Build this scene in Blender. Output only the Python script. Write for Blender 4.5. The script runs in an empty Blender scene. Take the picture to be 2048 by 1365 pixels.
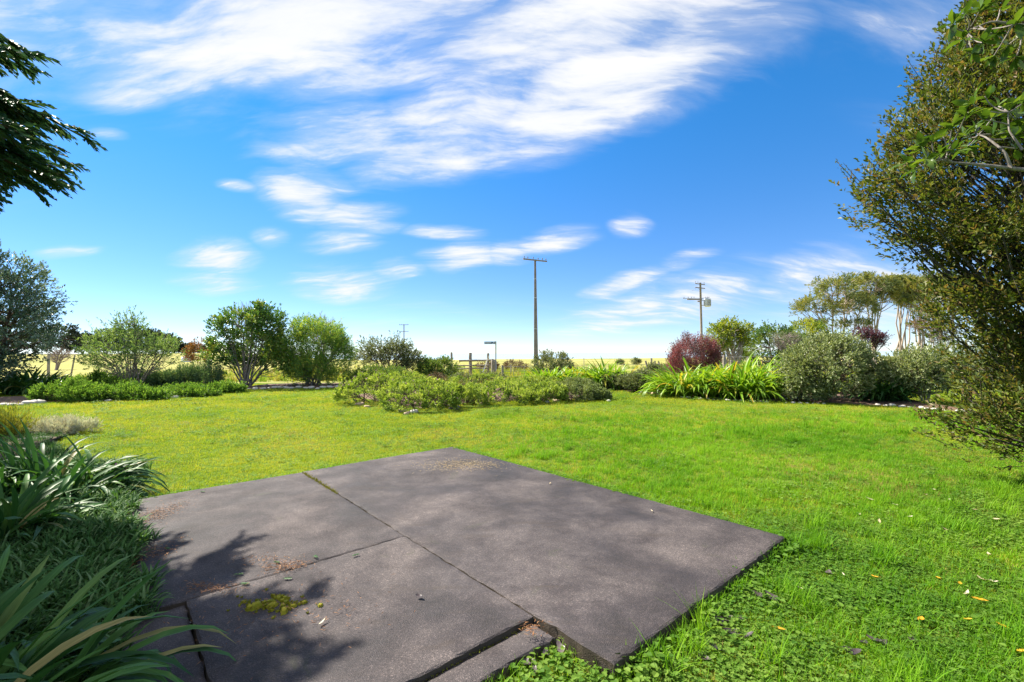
import bpy, bmesh, math, random
import numpy as np
from mathutils import Vector, Matrix

SC = bpy.context.scene
COL = SC.collection
rng = np.random.default_rng(11)
random.seed(5)

# ------------------------------------------------------------------ camera
F_PX, PITCH, ROLL, CAM_Z = 911.0, math.atan(24.5 / 911), math.radians(-0.4), 1.6
cam_data = bpy.data.cameras.new('camera')
cam = bpy.data.objects.new('camera', cam_data)
COL.objects.link(cam)
cam_data.sensor_width = 36.0
cam_data.lens = 36.0 * F_PX / 2048
cam_data.clip_start = 0.05
cam_data.clip_end = 60000
CAM_M = Matrix.Rotation(math.pi / 2 + PITCH, 4, 'X') @ Matrix.Rotation(ROLL, 4, 'Z')
cam.matrix_world = Matrix.Translation((0, 0, CAM_Z)) @ CAM_M
SC.camera = cam
_R = np.array(CAM_M.to_3x3())

def ray(px, py):
    return _R @ np.array([(px - 1024) / F_PX, -(py - 682.5) / F_PX, -1.0])

def G(px, py, z=0.0):
    d = ray(px, py)
    t = (z - CAM_Z) / d[2]
    return np.array([0, 0, CAM_Z]) + t * d

def AT(px, py, Y):
    d = ray(px, py)
    return np.array([0, 0, CAM_Z]) + d * (Y / d[1])

# ------------------------------------------------------------------ light
SUN_EL = math.radians(46)
SUN_DIR = Vector((-1.0, 0.56, 0)).normalized() * math.cos(SUN_EL) + Vector((0, 0, math.sin(SUN_EL)))
sun_data = bpy.data.lights.new('sun', 'SUN')
sun_data.energy = 3.3
sun_data.angle = math.radians(0.6)
sun_data.color = (1.0, 0.93, 0.80)
sun = bpy.data.objects.new('sun', sun_data)
COL.objects.link(sun)
sun.location = (-30, 10, 30)
sun.rotation_euler = SUN_DIR.to_track_quat('Z', 'Y').to_euler()

SC.view_settings.view_transform = 'Standard'
SC.view_settings.look = 'None'
SC.view_settings.gamma = 1.0
SC.view_settings.use_curve_mapping = False
SC.view_settings.exposure = 2.1
SC.render.engine = 'CYCLES'
SC.cycles.use_denoising = True
SC.cycles.max_bounces = 6
SC.cycles.transparent_max_bounces = 4
SC.cycles.caustics_reflective = False
SC.cycles.caustics_refractive = False

class NT:
    """small helper to wire shader nodes"""
    def __init__(self, tree):
        self.t = tree
        self.n = tree.nodes
    def add(self, typ, **kw):
        nd = self.n.new(typ)
        for k, v in kw.items():
            setattr(nd, k, v)
        return nd
    def link(self, a, b):
        self.t.links.new(a, b)
    def put(self, sock, v):
        if isinstance(v, bpy.types.NodeSocket):
            self.link(v, sock)
        elif v is not None:
            sock.default_value = v
    def math(self, op, a, b=None, c=None, clamp=False):
        nd = self.add('ShaderNodeMath', operation=op, use_clamp=clamp)
        for i, v in enumerate((a, b, c)):
            self.put(nd.inputs[i], v)
        return nd.outputs[0]
    def vmath(self, op, a, b=None, scale=None):
        nd = self.add('ShaderNodeVectorMath', operation=op)
        self.put(nd.inputs[0], a)
        self.put(nd.inputs[1], b)
        if scale is not None:
            self.put(nd.inputs['Scale'], scale)
        return nd.outputs[1] if op in ('LENGTH', 'DOT_PRODUCT', 'DISTANCE') else nd.outputs[0]
    def noise(self, vec, scale, detail=4, rough=0.55, dist=0.0, out=0):
        nd = self.add('ShaderNodeTexNoise')
        self.put(nd.inputs['Vector'], vec)
        nd.inputs['Scale'].default_value = scale
        nd.inputs['Detail'].default_value = detail
        nd.inputs['Roughness'].default_value = rough
        nd.inputs['Distortion'].default_value = dist
        return nd.outputs[out]
    def ramp(self, fac, stops, interp='LINEAR'):
        nd = self.add('ShaderNodeValToRGB')
        cr = nd.color_ramp
        cr.interpolation = interp
        while len(cr.elements) < len(stops):
            cr.elements.new(0.5)
        for e, (p, c) in zip(cr.elements, stops):
            e.position = p
            e.color = (*c, 1) if len(c) == 3 else c
        self.put(nd.inputs[0], fac)
        return nd.outputs[0]
    def mix(self, fac, a, b, blend='MIX'):
        nd = self.add('ShaderNodeMix', data_type='RGBA', blend_type=blend)
        self.put(nd.inputs[0], fac)
        self.put(nd.inputs[6], (*a, 1) if isinstance(a, tuple) else a)
        self.put(nd.inputs[7], (*b, 1) if isinstance(b, tuple) else b)
        return nd.outputs[2]
    def smooth(self, v, lo, hi, to0=0.0, to1=1.0):
        nd = self.add('ShaderNodeMapRange', interpolation_type='SMOOTHSTEP')
        self.put(nd.inputs[0], v)
        for i, x in enumerate((lo, hi, to0, to1)):
            nd.inputs[1 + i].default_value = x
        return nd.outputs[0]

# ------------------------------------------------------------------ sky
world = bpy.data.worlds.new('World')
SC.world = world
world.use_nodes = True
w = NT(world.node_tree)
bg = w.n['Background']
sky = w.add('ShaderNodeTexSky', sky_type='NISHITA')
sky.sun_disc = False
sky.sun_elevation = SUN_EL
sky.sun_rotation = math.atan2(SUN_DIR.x, SUN_DIR.y)
sky.air_density = 0.75
sky.dust_density = 0.0
sky.ozone_density = 5.0
hs = w.add('ShaderNodeHueSaturation')
hs.inputs['Saturation'].default_value = 1.10
hs.inputs['Value'].default_value = 0.57
KZ = 0.34
def uv(px, py):
    d = ray(px, py)
    d = d / np.linalg.norm(d)
    return np.array([d[0] / (d[2] + KZ), d[1] / (d[2] + KZ)])
tc = w.add('ShaderNodeTexCoord').outputs['Generated']
sep = w.add('ShaderNodeSeparateXYZ')
w.link(tc, sep.inputs[0])
tint = w.mix(w.smooth(sep.outputs[2], 0.02, 0.55), (0.70, 0.69, 0.75), (0.58, 0.92, 1.04))
w.link(w.mix(1.0, sky.outputs[0], tint, 'MULTIPLY'), hs.inputs['Color'])
zz = w.math('ADD', w.math('MAXIMUM', sep.outputs[2], -0.05), KZ)
cmb = w.add('ShaderNodeCombineXYZ')
w.link(w.math('DIVIDE', sep.outputs[0], zz), cmb.inputs[0])
w.link(w.math('DIVIDE', sep.outputs[1], zz), cmb.inputs[1])
UV = cmb.outputs[0]
warp = w.vmath('SUBTRACT', w.noise(UV, 1.6, 3, 0.5, 0.0, 1), (0.5, 0.5, 0.5))
UVW = w.vmath('ADD', UV, w.vmath('SCALE', warp, None, 0.22))
CLOUDS = [  # centre, end of the long axis, end of the short axis, weight (sight lines; the cloud deck lies far above)
    ((620, 30), (1250, -40), (640, 150), 0.95), ((1100, 60), (1620, -60), (1130, 170), 0.85), ((420, 110), (100, 160), (430, 185), 0.70),
    ((250, 40), (40, 60), (250, 150), 0.55), ((200, 180), (90, 185), (204, 215), 0.62), ((480, 165), (600, 180), (478, 205), 0.72),
    ((1180, 200), (1560, 60), (1230, 275), 0.92), ((930, 230), (1200, 190), (950, 300), 0.80), ((690, 270), (900, 240), (700, 335), 0.66),
    ((700, 115), (1150, 60), (712, 210), 0.72), ((870, 300), (1150, 240), (880, 355), 0.62), ((560, 310), (480, 290), (575, 345), 0.50), ((640, 360), (560, 300), (700, 350), 0.52), ((620, 400), (540, 410), (640, 450), 0.85),
    ((720, 432), (810, 440), (716, 465), 0.82), ((890, 458), (970, 462), (888, 476), 0.70), ((490, 382), (440, 372), (500, 398), 0.60),
    ((930, 520), (860, 545), (950, 552), 0.80), ((1090, 492), (1185, 474), (1100, 518), 0.88), ((1010, 510), (1100, 490), (1018, 540), 0.7),
    ((700, 490), (780, 486), (702, 512), 0.62), ((690, 572), (590, 585), (700, 608), 0.72), ((790, 548), (850, 535), (800, 570), 0.6),
    ((440, 520), (515, 495), (455, 560), 0.82), ((440, 572), (530, 580), (440, 600), 0.66), ((560, 480), (600, 470), (565, 500), 0.42),
    ((1250, 456), (1290, 446), (1256, 480), 0.55), ((1230, 575), (1330, 540), (1245, 592), 0.72), ((1370, 525), (1440, 505), (1378, 545), 0.5),
    ((1250, 630), (1430, 575), (1270, 672), 0.66), ((1420, 600), (1600, 545), (1440, 645), 0.66), ((1620, 560), (1760, 490), (1650, 610), 0.66),
    ((1740, 600), (2100, 500), (1760, 670), 0.55), ((195, 262), (235, 260), (198, 280), 0.52), ((145, 510), (195, 494), (150, 526), 0.5),
    ((640, 650), (1300, 650), (640, 690), 0.14), ((1180, 690), (1500, 670), (1185, 704), 0.2),
]
# the broken cloud field goes on unseen overhead and behind, cover raised for fill light
over = w.smooth(sep.outputs[1], 0.78, 0.45)
tot = w.math('MULTIPLY', w.math('MULTIPLY', over, w.smooth(sep.outputs[2], 0.12, 0.5)), w.smooth(w.noise(UV, 0.9, 2, 0.5), 0.30, 0.56, 0.35, 0.95))
for c, a, b, wt in CLOUDS:
    c, a, b = uv(*c), uv(*a), uv(*b)
    ang = math.atan2(*(a - c)[::-1])
    la = np.linalg.norm(a - c)
    n = np.array([-math.sin(ang), math.cos(ang)])
    lb = abs(np.dot(b - c, n))
    mp = w.add('ShaderNodeMapping', vector_type='TEXTURE')
    w.link(UVW, mp.inputs['Vector'])
    mp.inputs['Location'].default_value = (c[0], c[1], 0)
    mp.inputs['Rotation'].default_value = (0, 0, ang)
    mp.inputs['Scale'].default_value = (la * 1.12, max(lb, 0.02) * 1.2, 1)
    m = w.smooth(w.vmath('LENGTH', mp.outputs[0]), 1.25, 0.15, 0.0, wt)
    tot = m if tot is None else w.math('MAXIMUM', tot, m)
mp2 = w.add('ShaderNodeMapping')
mp2.inputs['Rotation'].default_value = (0, 0, -0.62)
mp2.inputs['Scale'].default_value = (0.85, 3.1, 1)
w.link(UVW, mp2.inputs['Vector'])
fbm = w.noise(mp2.outputs[0], 3.0, 9, 0.60, 0.25)
fine = w.noise(mp2.outputs[0], 11.0, 6, 0.6, 0.2)
dens = w.math('ADD', tot, w.math('MULTIPLY', w.math('SUBTRACT', fbm, 0.50), 1.75))
dens = w.math('ADD', dens, w.math('MULTIPLY', w.math('SUBTRACT', fine, 0.5), 0.6))
veil = w.smooth(w.math('ADD', w.math('MULTIPLY', tot, 0.85), w.math('MULTIPLY', w.math('SUBTRACT', fbm, 0.5), 1.5)), -0.05, 1.1, 0.0, 0.72)
core = w.smooth(dens, 0.22, 1.02, 0.0, 0.98)
cov = w.math('MULTIPLY', w.math('MAXIMUM', veil, core), w.smooth(tot, 0.0, 0.22))
cloudcol = w.mix(w.smooth(fbm, 0.3, 0.7), (2.1, 2.2, 2.34), (2.42, 2.42, 2.45))
w.link(w.mix(cov, hs.outputs[0], cloudcol), bg.inputs['Color'])
bg.inputs['Strength'].default_value = 0.10

# ------------------------------------------------------------------ object helpers
def tag(o, label=None, cat=None, group=None, kind=None):
    if label: o['label'] = label
    if cat: o['category'] = cat
    if group: o['group'] = group
    if kind: o['kind'] = kind
    return o

def thing(name, label, cat, loc=(0, 0, 0), group=None):
    o = bpy.data.objects.new(name, None)
    COL.objects.link(o)
    o.location = tuple(float(v) for v in loc)
    o.empty_display_size = 0.2
    return tag(o, label, cat, group)

def link(name, me, parent=None, loc=None, mat=None):
    o = bpy.data.objects.new(name, me)
    COL.objects.link(o)
    if parent is not None: o.parent = parent
    if loc is not None: o.location = tuple(float(v) for v in loc)
    if mat is not None and len(me.materials) == 0: me.materials.append(mat)
    return o

class MB:
    """collects vertices / faces as arrays and builds ONE mesh"""
    def __init__(self):
        self.V, self.F, self.T, self.n = [], [], [], 0
    def add(self, V, F, tint=None):
        V = np.asarray(V, float).reshape(-1, 3)
        F = np.asarray(F, int)
        self.V.append(V)
        self.F.append(F + self.n)
        self.T.append(np.full(len(F), 0.5) if tint is None else np.broadcast_to(np.asarray(tint, float), (len(F),)))
        self.n += len(V)
    def mesh(self, name, mat=None, smooth=False):
        me = bpy.data.meshes.new(name)
        if not self.V:
            return me
        V = np.concatenate(self.V)
        nl = np.concatenate([np.full(len(f), f.shape[1]) for f in self.F])
        idx = np.concatenate([f.ravel() for f in self.F])
        me.vertices.add(len(V)); me.vertices.foreach_set('co', V.ravel().astype(np.float32))
        me.loops.add(len(idx)); me.loops.foreach_set('vertex_index', idx.astype(np.int32))
        me.polygons.add(len(nl))
        st = np.concatenate([[0], np.cumsum(nl)[:-1]])
        me.polygons.foreach_set('loop_start', st.astype(np.int32))
        me.polygons.foreach_set('loop_total', nl.astype(np.int32))
        me.polygons.foreach_set('use_smooth', np.full(len(nl), smooth))
        at = me.attributes.new('tint', 'FLOAT', 'FACE')
        at.data.foreach_set('value', np.concatenate(self.T).astype(np.float32))
        me.update(calc_edges=True)
        me.validate()
        if mat: me.materials.append(mat)
        return me
    # ---- shapes
    def box(self, c, s, R=None, tint=None, bev=0.0):
        sx, sy, sz = [v / 2 for v in s]
        if bev <= 0:
            v = np.array([[x, y, z] for x in (-sx, sx) for y in (-sy, sy) for z in (-sz, sz)])
            f = [[0, 1, 3, 2], [4, 6, 7, 5], [0, 4, 5, 1], [2, 3, 7, 6], [0, 2, 6, 4], [1, 5, 7, 3]]
            if R is not None: v = v @ np.array(R).T
            self.add(v + np.asarray(c), f, tint)
        else:
            rings = []
            for z, k in ((-sz, bev), (-sz + bev, 0), (sz - bev, 0), (sz, bev)):
                x, y = sx - k, sy - k
                b = bev
                rings.append([(-x + b, -y, z), (x - b, -y, z), (x, -y + b, z), (x, y - b, z), (x - b, y, z), (-x + b, y, z), (-x, y - b, z), (-x, -y + b, z)])
            v = np.array(rings).reshape(-1, 3)
            f = [[r * 8 + i, r * 8 + (i + 1) % 8, r * 8 + 8 + (i + 1) % 8, r * 8 + 8 + i] for r in range(3) for i in range(8)]
            if R is not None: v = v @ np.array(R).T
            n0 = self.n
            self.add(v + np.asarray(c), f, tint)
            self.F.append(np.array([[n0 + i for i in range(8)][::-1]])); self.T.append(np.array([0.5]))
            self.F.append(np.array([[n0 + 24 + i for i in range(8)]])); self.T.append(np.array([0.5]))
    def tube(self, path, radii, k=6, tint=None, cap=True):
        P = np.asarray(path, float)
        m = len(P)
        r = np.broadcast_to(np.asarray(radii, float), (m,))
        T = np.gradient(P, axis=0)
        T /= np.linalg.norm(T, axis=1)[:, None] + 1e-9
        ref = np.array([0.0, 0, 1]) if abs(T[:, 2]).mean() < 0.8 else np.array([1.0, 0, 0])
        A = np.cross(T, ref); A /= np.linalg.norm(A, axis=1)[:, None] + 1e-9
        B = np.cross(T, A)
        th = np.linspace(0, 2 * math.pi, k, endpoint=False)
        V = P[:, None] + r[:, None, None] * (np.cos(th)[None, :, None] * A[:, None] + np.sin(th)[None, :, None] * B[:, None])
        i = np.arange(m - 1)[:, None] * k
        j = np.arange(k)[None]
        j2 = (j + 1) % k
        Fq = np.stack([i + j, i + j2, i + k + j2, i + k + j], -1).reshape(-1, 4)
        n0 = self.n
        self.add(V.reshape(-1, 3), Fq, tint)
        if cap:
            self.F.append(np.array([[n0 + x for x in range(k)]])); self.T.append(np.array([0.5]))
            self.F.append(np.array([[n0 + (m - 1) * k + x for x in range(k)][::-1]])); self.T.append(np.array([0.5]))

def nrm(v):
    return v / (np.linalg.norm(v, axis=-1, keepdims=True) + 1e-9)

def leaf_arr(mb, P, D, N, L, W, shape='d', tint=None, fold=0.18, droop=0.08):
    n = len(P)
    if n == 0: return
    D = nrm(D)
    S = nrm(np.cross(D, N))
    U = np.cross(S, D)
    L = np.broadcast_to(L, (n,))[:, None]
    W = np.broadcast_to(W, (n,))[:, None]
    if tint is None: tint = rng.random(n)
    if shape == 'd':
        a = P + D * L * 0.5 + S * W * 0.5 + U * W * fold
        b = P + D * L - U * L * droop
        c = P + D * L * 0.5 - S * W * 0.5 + U * W * fold
        V = np.stack([P, a, b, c], 1).reshape(-1, 3)
        mb.add(V, np.arange(n * 4).reshape(n, 4), tint)
    else:
        l1 = P + D * L * 0.30 + S * W * 0.40 + U * W * fold
        l2 = P + D * L * 0.70 + S * W * 0.42 + U * (W * fold - L * droop * 0.4)
        t = P + D * L - U * L * droop
        r2 = P + D * L * 0.70 - S * W * 0.42 + U * (W * fold - L * droop * 0.4)
        r1 = P + D * L * 0.30 - S * W * 0.40 + U * W * fold
        V = np.stack([P, l1, l2, t, r2, r1], 1).reshape(-1, 3)
        b = np.arange(n)[:, None] * 6
        mb.add(V, np.concatenate([b + np.array([[0, 1, 2, 3]]), b + np.array([[0, 3, 4, 5]])]), np.concatenate([tint, tint]))

def twig_leaves(mb, tips, dirs, k, tl, L, W, shape='d', spread=0.9, up=0.5, jit=0.35, tintw=None):
    """k leaves along each twig that ends at tips"""
    n = len(tips)
    dirs = nrm(dirs)
    P = np.repeat(tips, k, 0)
    Dv = np.repeat(dirs, k, 0)
    s = rng.random(n * k)
    tlv = np.repeat(np.broadcast_to(tl, (n,)), k)
    P = P - Dv * (tlv * s)[:, None] + rng.normal(0, 0.06, P.shape) * tlv[:, None]
    e = nrm(np.cross(Dv, rng.normal(0, 1, P.shape)))
    th = spread * (0.35 + 0.75 * s) + rng.normal(0, 0.15, len(s))
    D = Dv * np.cos(th)[:, None] + e * np.sin(th)[:, None]
    N = Dv * 0.5 + np.array([0, 0, up]) + rng.normal(0, jit, P.shape)
    sz = np.clip(rng.normal(1, 0.2, len(s)), 0.5, 1.6)
    tint = rng.random(len(s)) if tintw is None else np.clip(np.repeat(tintw, k) + rng.normal(0, 0.16, len(s)), 0, 1)
    leaf_arr(mb, P, D, N, L * sz, W * sz, shape, tint)

def crown_pts(lobes, n, ncl, cs, inner=0.3, zlow=-0.75, flat=0.55):
    """clumped points over a union of ellipsoids -> points, outward dirs, clump centres, clump tint"""
    lobes = [(np.array(c, float), np.array(r, float)) for c, r in lobes]
    area = np.array([(r[0] * r[1] + r[0] * r[2] + r[1] * r[2]) for c, r in lobes])
    cen, nor = [], []
    while len(cen) < ncl:
        c, r = lobes[rng.choice(len(lobes), p=area / area.sum())]
        d = nrm(rng.normal(0, 1, 3))
        if d[2] < zlow: continue
        q = 1 - abs(rng.normal(0, inner))
        if q < 0.15: continue
        p = c + r * d * q * (1 + 0.10 * math.sin(7 * d[0] + 3) * math.sin(6 * d[1] + 1) + rng.normal(0, 0.05))
        if any(np.sum(((p - c2) / r2) ** 2) < 0.5 for c2, r2 in lobes if c2 is not c): continue
        cen.append(p); nor.append(nrm(d / r))
    cen, nor = np.array(cen), np.array(nor)
    i = rng.integers(0, ncl, n)
    off = rng.normal(0, 1, (n, 3)) * cs
    off -= nor[i] * (np.sum(off * nor[i], 1) * (1 - flat))[:, None]
    pts = cen[i] + off
    dirs = nrm(nor[i] + off / cs * 0.35 + np.array([0, 0, 0.25]))
    return pts, dirs, cen, nor, i

def bez(a, b, bend, m=6):
    t = np.linspace(0, 1, m)[:, None]
    c = (a + b) / 2 + bend
    return (1 - t) ** 2 * a + 2 * t * (1 - t) * c + t ** 2 * b

def woody(mb, lobes, cen, nstem, r0, base_r, nbr=None, rise=0.7, sides=6, wob=0.08):
    """stems from the ground into the lobes, then branches to the clump centres"""
    lobes = [(np.array(c, float), np.array(r, float)) for c, r in lobes]
    stems = []
    for i in range(nstem):
        c, r = lobes[i % len(lobes)]
        a = 2 * math.pi * i / max(nstem, 1) + rng.random()
        base = np.array([math.cos(a), math.sin(a), 0]) * base_r * rng.random() + np.array([0, 0, -0.04])
        top = c + r * np.array([math.cos(a) * 0.45, math.sin(a) * 0.45, 0.35]) * rng.random() ** 0.3
        P = bez(base, top, np.array([math.cos(a), math.sin(a), 0]) * -0.08 * np.linalg.norm(top) + rng.normal(0, wob, 3) * np.linalg.norm(top) * 0.5, 9)
        P[1:-1] += np.clip(rng.normal(0, wob * 0.22, (7, 3)), -0.03, 0.03) * np.linalg.norm(top) * 0.4
        mb.tube(P, np.linspace(r0, r0 * 0.3, 9), sides, rng.random())
        stems.append(P)
    if not stems: return
    allp = np.concatenate([s[2:] for s in stems])
    order = rng.permutation(len(cen))[:nbr or len(cen)]
    for j in order:
        t = cen[j]
        hd = math.hypot(t[0], t[1])
        want = np.array([t[0] * 0.6, t[1] * 0.6, max(0.05, t[2] - rise * (0.25 + 0.5 * hd))])
        d = np.linalg.norm(allp - want, axis=1)
        q = allp[np.argsort(d)[rng.integers(0, 3)]]
        ln = np.linalg.norm(t - q)
        P = bez(q, t, np.array([0, 0, -0.12]) * ln + rng.normal(0, 0.1, 3) * ln, 6)
        rr = min(r0 * 0.4, 0.012 + 0.012 * ln)
        mb.tube(P, np.linspace(rr, rr * 0.3, 6), 4, rng.random(), cap=False)

# ------------------------------------------------------------------ materials
def base_mat(name):
    m = bpy.data.materials.new(name)
    m.use_nodes = True
    n = NT(m.node_tree)
    return m, n, n.n['Principled BSDF'], n.n['Material Output']

def leaf_mat(name, stops, transl=0.35, rough=0.5, spec=0.3, src='tint', tcol=(1.25, 1.2, 0.55), posnoise=0.0):
    m, n, p, out = base_mat(name)
    if src == 'tint':
        fac = n.add('ShaderNodeAttribute', attribute_name='tint').outputs['Fac']
    else:
        fac = n.add('ShaderNodeObjectInfo').outputs['Random']
    if posnoise:
        pos = n.add('ShaderNodeNewGeometry').outputs['Position']
        fac = n.math('ADD', n.math('MULTIPLY', fac, 1 - posnoise), n.math('MULTIPLY', n.noise(pos, 0.7, 3), posnoise), clamp=True)
    k = len(stops)
    col = n.ramp(fac, [(i / (k - 1), c) for i, c in enumerate(stops)] if not isinstance(stops[0][1], tuple) else stops)
    n.link(col, p.inputs['Base Color'])
    p.inputs['Roughness'].default_value = rough
    p.inputs['Specular IOR Level'].default_value = spec
    if transl > 0:
        tr = n.add('ShaderNodeBsdfTranslucent')
        n.link(n.mix(1.0, col, tcol, 'MULTIPLY'), tr.inputs[0])
        mx = n.add('ShaderNodeMixShader')
        mx.inputs[0].default_value = transl
        n.link(p.outputs[0], mx.inputs[1]); n.link(tr.outputs[0], mx.inputs[2])
        n.link(mx.outputs[0], out.inputs['Surface'])
    return m

def strap_mat(name, stops, transl, rough, spec, src='obj'):
    m = leaf_mat(name, stops, transl, rough, spec, src=src)
    n = NT(m.node_tree); p = n.n['Principled BSDF']
    mp = n.add('ShaderNodeMapping'); mp.inputs['Scale'].default_value = (3, 140, 3)
    n.link(n.add('ShaderNodeTexCoord').outputs['Object'], mp.inputs[0])
    f = n.noise(mp.outputs[0], 1.0, 3, 0.6)
    src_col = p.inputs['Base Color'].links[0].from_socket
    blot = n.noise(n.add('ShaderNodeTexCoord').outputs['Object'], 7, 4, 0.6)
    c = n.mix(1.0, src_col, n.ramp(f, [(0.3, (0.62, 0.68, 0.6)), (0.7, (1.35, 1.3, 1.35))]), 'MULTIPLY')
    c = n.mix(n.smooth(blot, 0.62, 0.74, 0, 0.5), c, (0.20, 0.17, 0.06))
    n.link(c, p.inputs['Base Color'])
    return m

def bark_mat(name, dark, light, scale=30, rough=0.9):
    m, n, p, out = base_mat(name)
    pos = n.add('ShaderNodeTexCoord').outputs['Object']
    mp = n.add('ShaderNodeMapping'); mp.inputs['Scale'].default_value = (1, 1, 0.3)
    n.link(pos, mp.inputs[0])
    f = n.noise(mp.outputs[0], scale, 5, 0.65)
    n.link(n.ramp(f, [(0.3, dark), (0.7, light)]), p.inputs['Base Color'])
    p.inputs['Roughness'].default_value = rough
    p.inputs['Specular IOR Level'].default_value = 0.15
    bp = n.add('ShaderNodeBump'); bp.inputs['Strength'].default_value = 0.5; bp.inputs['Distance'].default_value = 0.01
    n.link(f, bp.inputs['Height']); n.link(bp.outputs[0], p.inputs['Normal'])
    return m

def plain_mat(name, col, rough=0.6, var=0.25, scale=6, spec=0.4, metal=0.0, bump=0.0):
    m, n, p, out = base_mat(name)
    pos = n.add('ShaderNodeTexCoord').outputs['Object']
    f = n.noise(pos, scale, 5, 0.6)
    lo = tuple(c * (1 - var) for c in col); hi = tuple(min(1, c * (1 + var)) for c in col)
    n.link(n.ramp(f, [(0.3, lo), (0.7, hi)]), p.inputs['Base Color'])
    p.inputs['Roughness'].default_value = rough
    p.inputs['Specular IOR Level'].default_value = spec
    p.inputs['Metallic'].default_value = metal
    if bump:
        bp = n.add('ShaderNodeBump'); bp.inputs['Strength'].default_value = bump; bp.inputs['Distance'].default_value = 0.01
        n.link(n.noise(pos, scale * 6, 4), bp.inputs['Height']); n.link(bp.outputs[0], p.inputs['Normal'])
    return m

M = {}
M['bark_grey'] = bark_mat('bark_grey', (0.10, 0.085, 0.075), (0.30, 0.27, 0.24))
M['bark_brown'] = bark_mat('bark_brown', (0.05, 0.035, 0.025), (0.16, 0.12, 0.09))
M['bark_dark'] = bark_mat('bark_dark', (0.03, 0.026, 0.022), (0.11, 0.10, 0.085))
M['bark_pale'] = bark_mat('bark_pale', (0.22, 0.17, 0.13), (0.48, 0.41, 0.34))
M['twig_dead'] = bark_mat('twig_dead', (0.16, 0.12, 0.11), (0.36, 0.30, 0.28))
M['conifer'] = leaf_mat('conifer', [(0.022, 0.068, 0.044), (0.044, 0.112, 0.060), (0.074, 0.150, 0.068), (0.134, 0.128, 0.053)], 0.2, 0.6, 0.2)
M['grey_green'] = leaf_mat('grey_green', [(0.049, 0.097, 0.073), (0.097, 0.162, 0.121), (0.179, 0.251, 0.194), (0.356, 0.438, 0.356)], 0.2, 0.45, 0.4)
M['airy'] = leaf_mat('airy', [(0.084, 0.168, 0.050), (0.168, 0.269, 0.084), (0.286, 0.370, 0.168)], 0.35)
M['camellia'] = leaf_mat('camellia', [(0.048, 0.131, 0.034), (0.094, 0.206, 0.048), (0.169, 0.281, 0.056), (0.469, 0.450, 0.094)], 0.3, 0.28, 0.6)
M['willowy'] = leaf_mat('willowy', [(0.066, 0.170, 0.047), (0.132, 0.284, 0.076), (0.265, 0.378, 0.076), (0.454, 0.491, 0.095)], 0.4)
M['rosemary'] = leaf_mat('rosemary', [(0.049, 0.112, 0.049), (0.098, 0.182, 0.084), (0.196, 0.280, 0.140)], 0.25)
M['lush'] = leaf_mat('lush', [(0.055, 0.14, 0.022), (0.12, 0.235, 0.04), (0.23, 0.36, 0.07)], 0.4)
M['mound'] = leaf_mat('mound', [(0.08, 0.15, 0.03), (0.19, 0.29, 0.045), (0.32, 0.42, 0.075), (0.48, 0.54, 0.16)], 0.42)
M['mound_old'] = leaf_mat('mound_old', [(0.068, 0.149, 0.027), (0.162, 0.270, 0.047), (0.284, 0.405, 0.081), (0.446, 0.513, 0.149)], 0.4)
M['mound_grey'] = leaf_mat('mound_grey', [(0.098, 0.140, 0.056), (0.182, 0.238, 0.084), (0.308, 0.350, 0.154)], 0.3)
M['dead_brown'] = leaf_mat('dead_brown', [(0.08, 0.05, 0.03), (0.18, 0.12, 0.08), (0.26, 0.19, 0.13)], 0.2)
M['hebe'] = leaf_mat('hebe', [(0.086, 0.122, 0.052), (0.174, 0.209, 0.086), (0.278, 0.295, 0.157)], 0.25)
M['red'] = leaf_mat('red', [(0.10, 0.06, 0.055), (0.18, 0.085, 0.08), (0.27, 0.095, 0.10), (0.36, 0.17, 0.16)], 0.35, tcol=(1.3, 0.8, 0.8))
M['purple'] = leaf_mat('purple', [(0.04, 0.015, 0.025), (0.10, 0.03, 0.05), (0.16, 0.05, 0.07)], 0.25, tcol=(1.2, 0.7, 0.8))
M['yellow_green'] = leaf_mat('yellow_green', [(0.060, 0.132, 0.024), (0.144, 0.228, 0.030), (0.312, 0.360, 0.036), (0.432, 0.432, 0.048)], 0.4)
M['hedge'] = leaf_mat('hedge', [(0.036, 0.100, 0.026), (0.082, 0.172, 0.046), (0.180, 0.270, 0.054), (0.342, 0.360, 0.054)], 0.3)
M['manuka'] = leaf_mat('manuka', [(0.072, 0.108, 0.054), (0.144, 0.186, 0.072), (0.240, 0.264, 0.084), (0.336, 0.300, 0.072)], 0.35)
M['rust'] = leaf_mat('rust', [(0.12, 0.07, 0.03), (0.25, 0.14, 0.04), (0.36, 0.20, 0.05)], 0.3, tcol=(1.2, 0.95, 0.6))
M['far'] = leaf_mat('far', [(0.03, 0.045, 0.035), (0.05, 0.07, 0.05), (0.075, 0.095, 0.065)], 0.15)
M['olive'] = leaf_mat('olive', [(0.04, 0.07, 0.012), (0.085, 0.12, 0.02), (0.15, 0.175, 0.035), (0.19, 0.12, 0.05)], 0.4, 0.5, 0.3)
M['round_grey'] = leaf_mat('round_grey', [(0.078, 0.116, 0.039), (0.155, 0.202, 0.078), (0.279, 0.327, 0.155), (0.435, 0.466, 0.265)], 0.3, 0.42, 0.4)
M['silver'] = leaf_mat('silver', [(0.30, 0.33, 0.27), (0.45, 0.47, 0.42), (0.62, 0.63, 0.58), (0.40, 0.32, 0.24)], 0.25)
M['gold_grass'] = leaf_mat('gold_grass', [(0.09, 0.14, 0.02), (0.22, 0.25, 0.03), (0.38, 0.33, 0.05)], 0.4)
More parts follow.
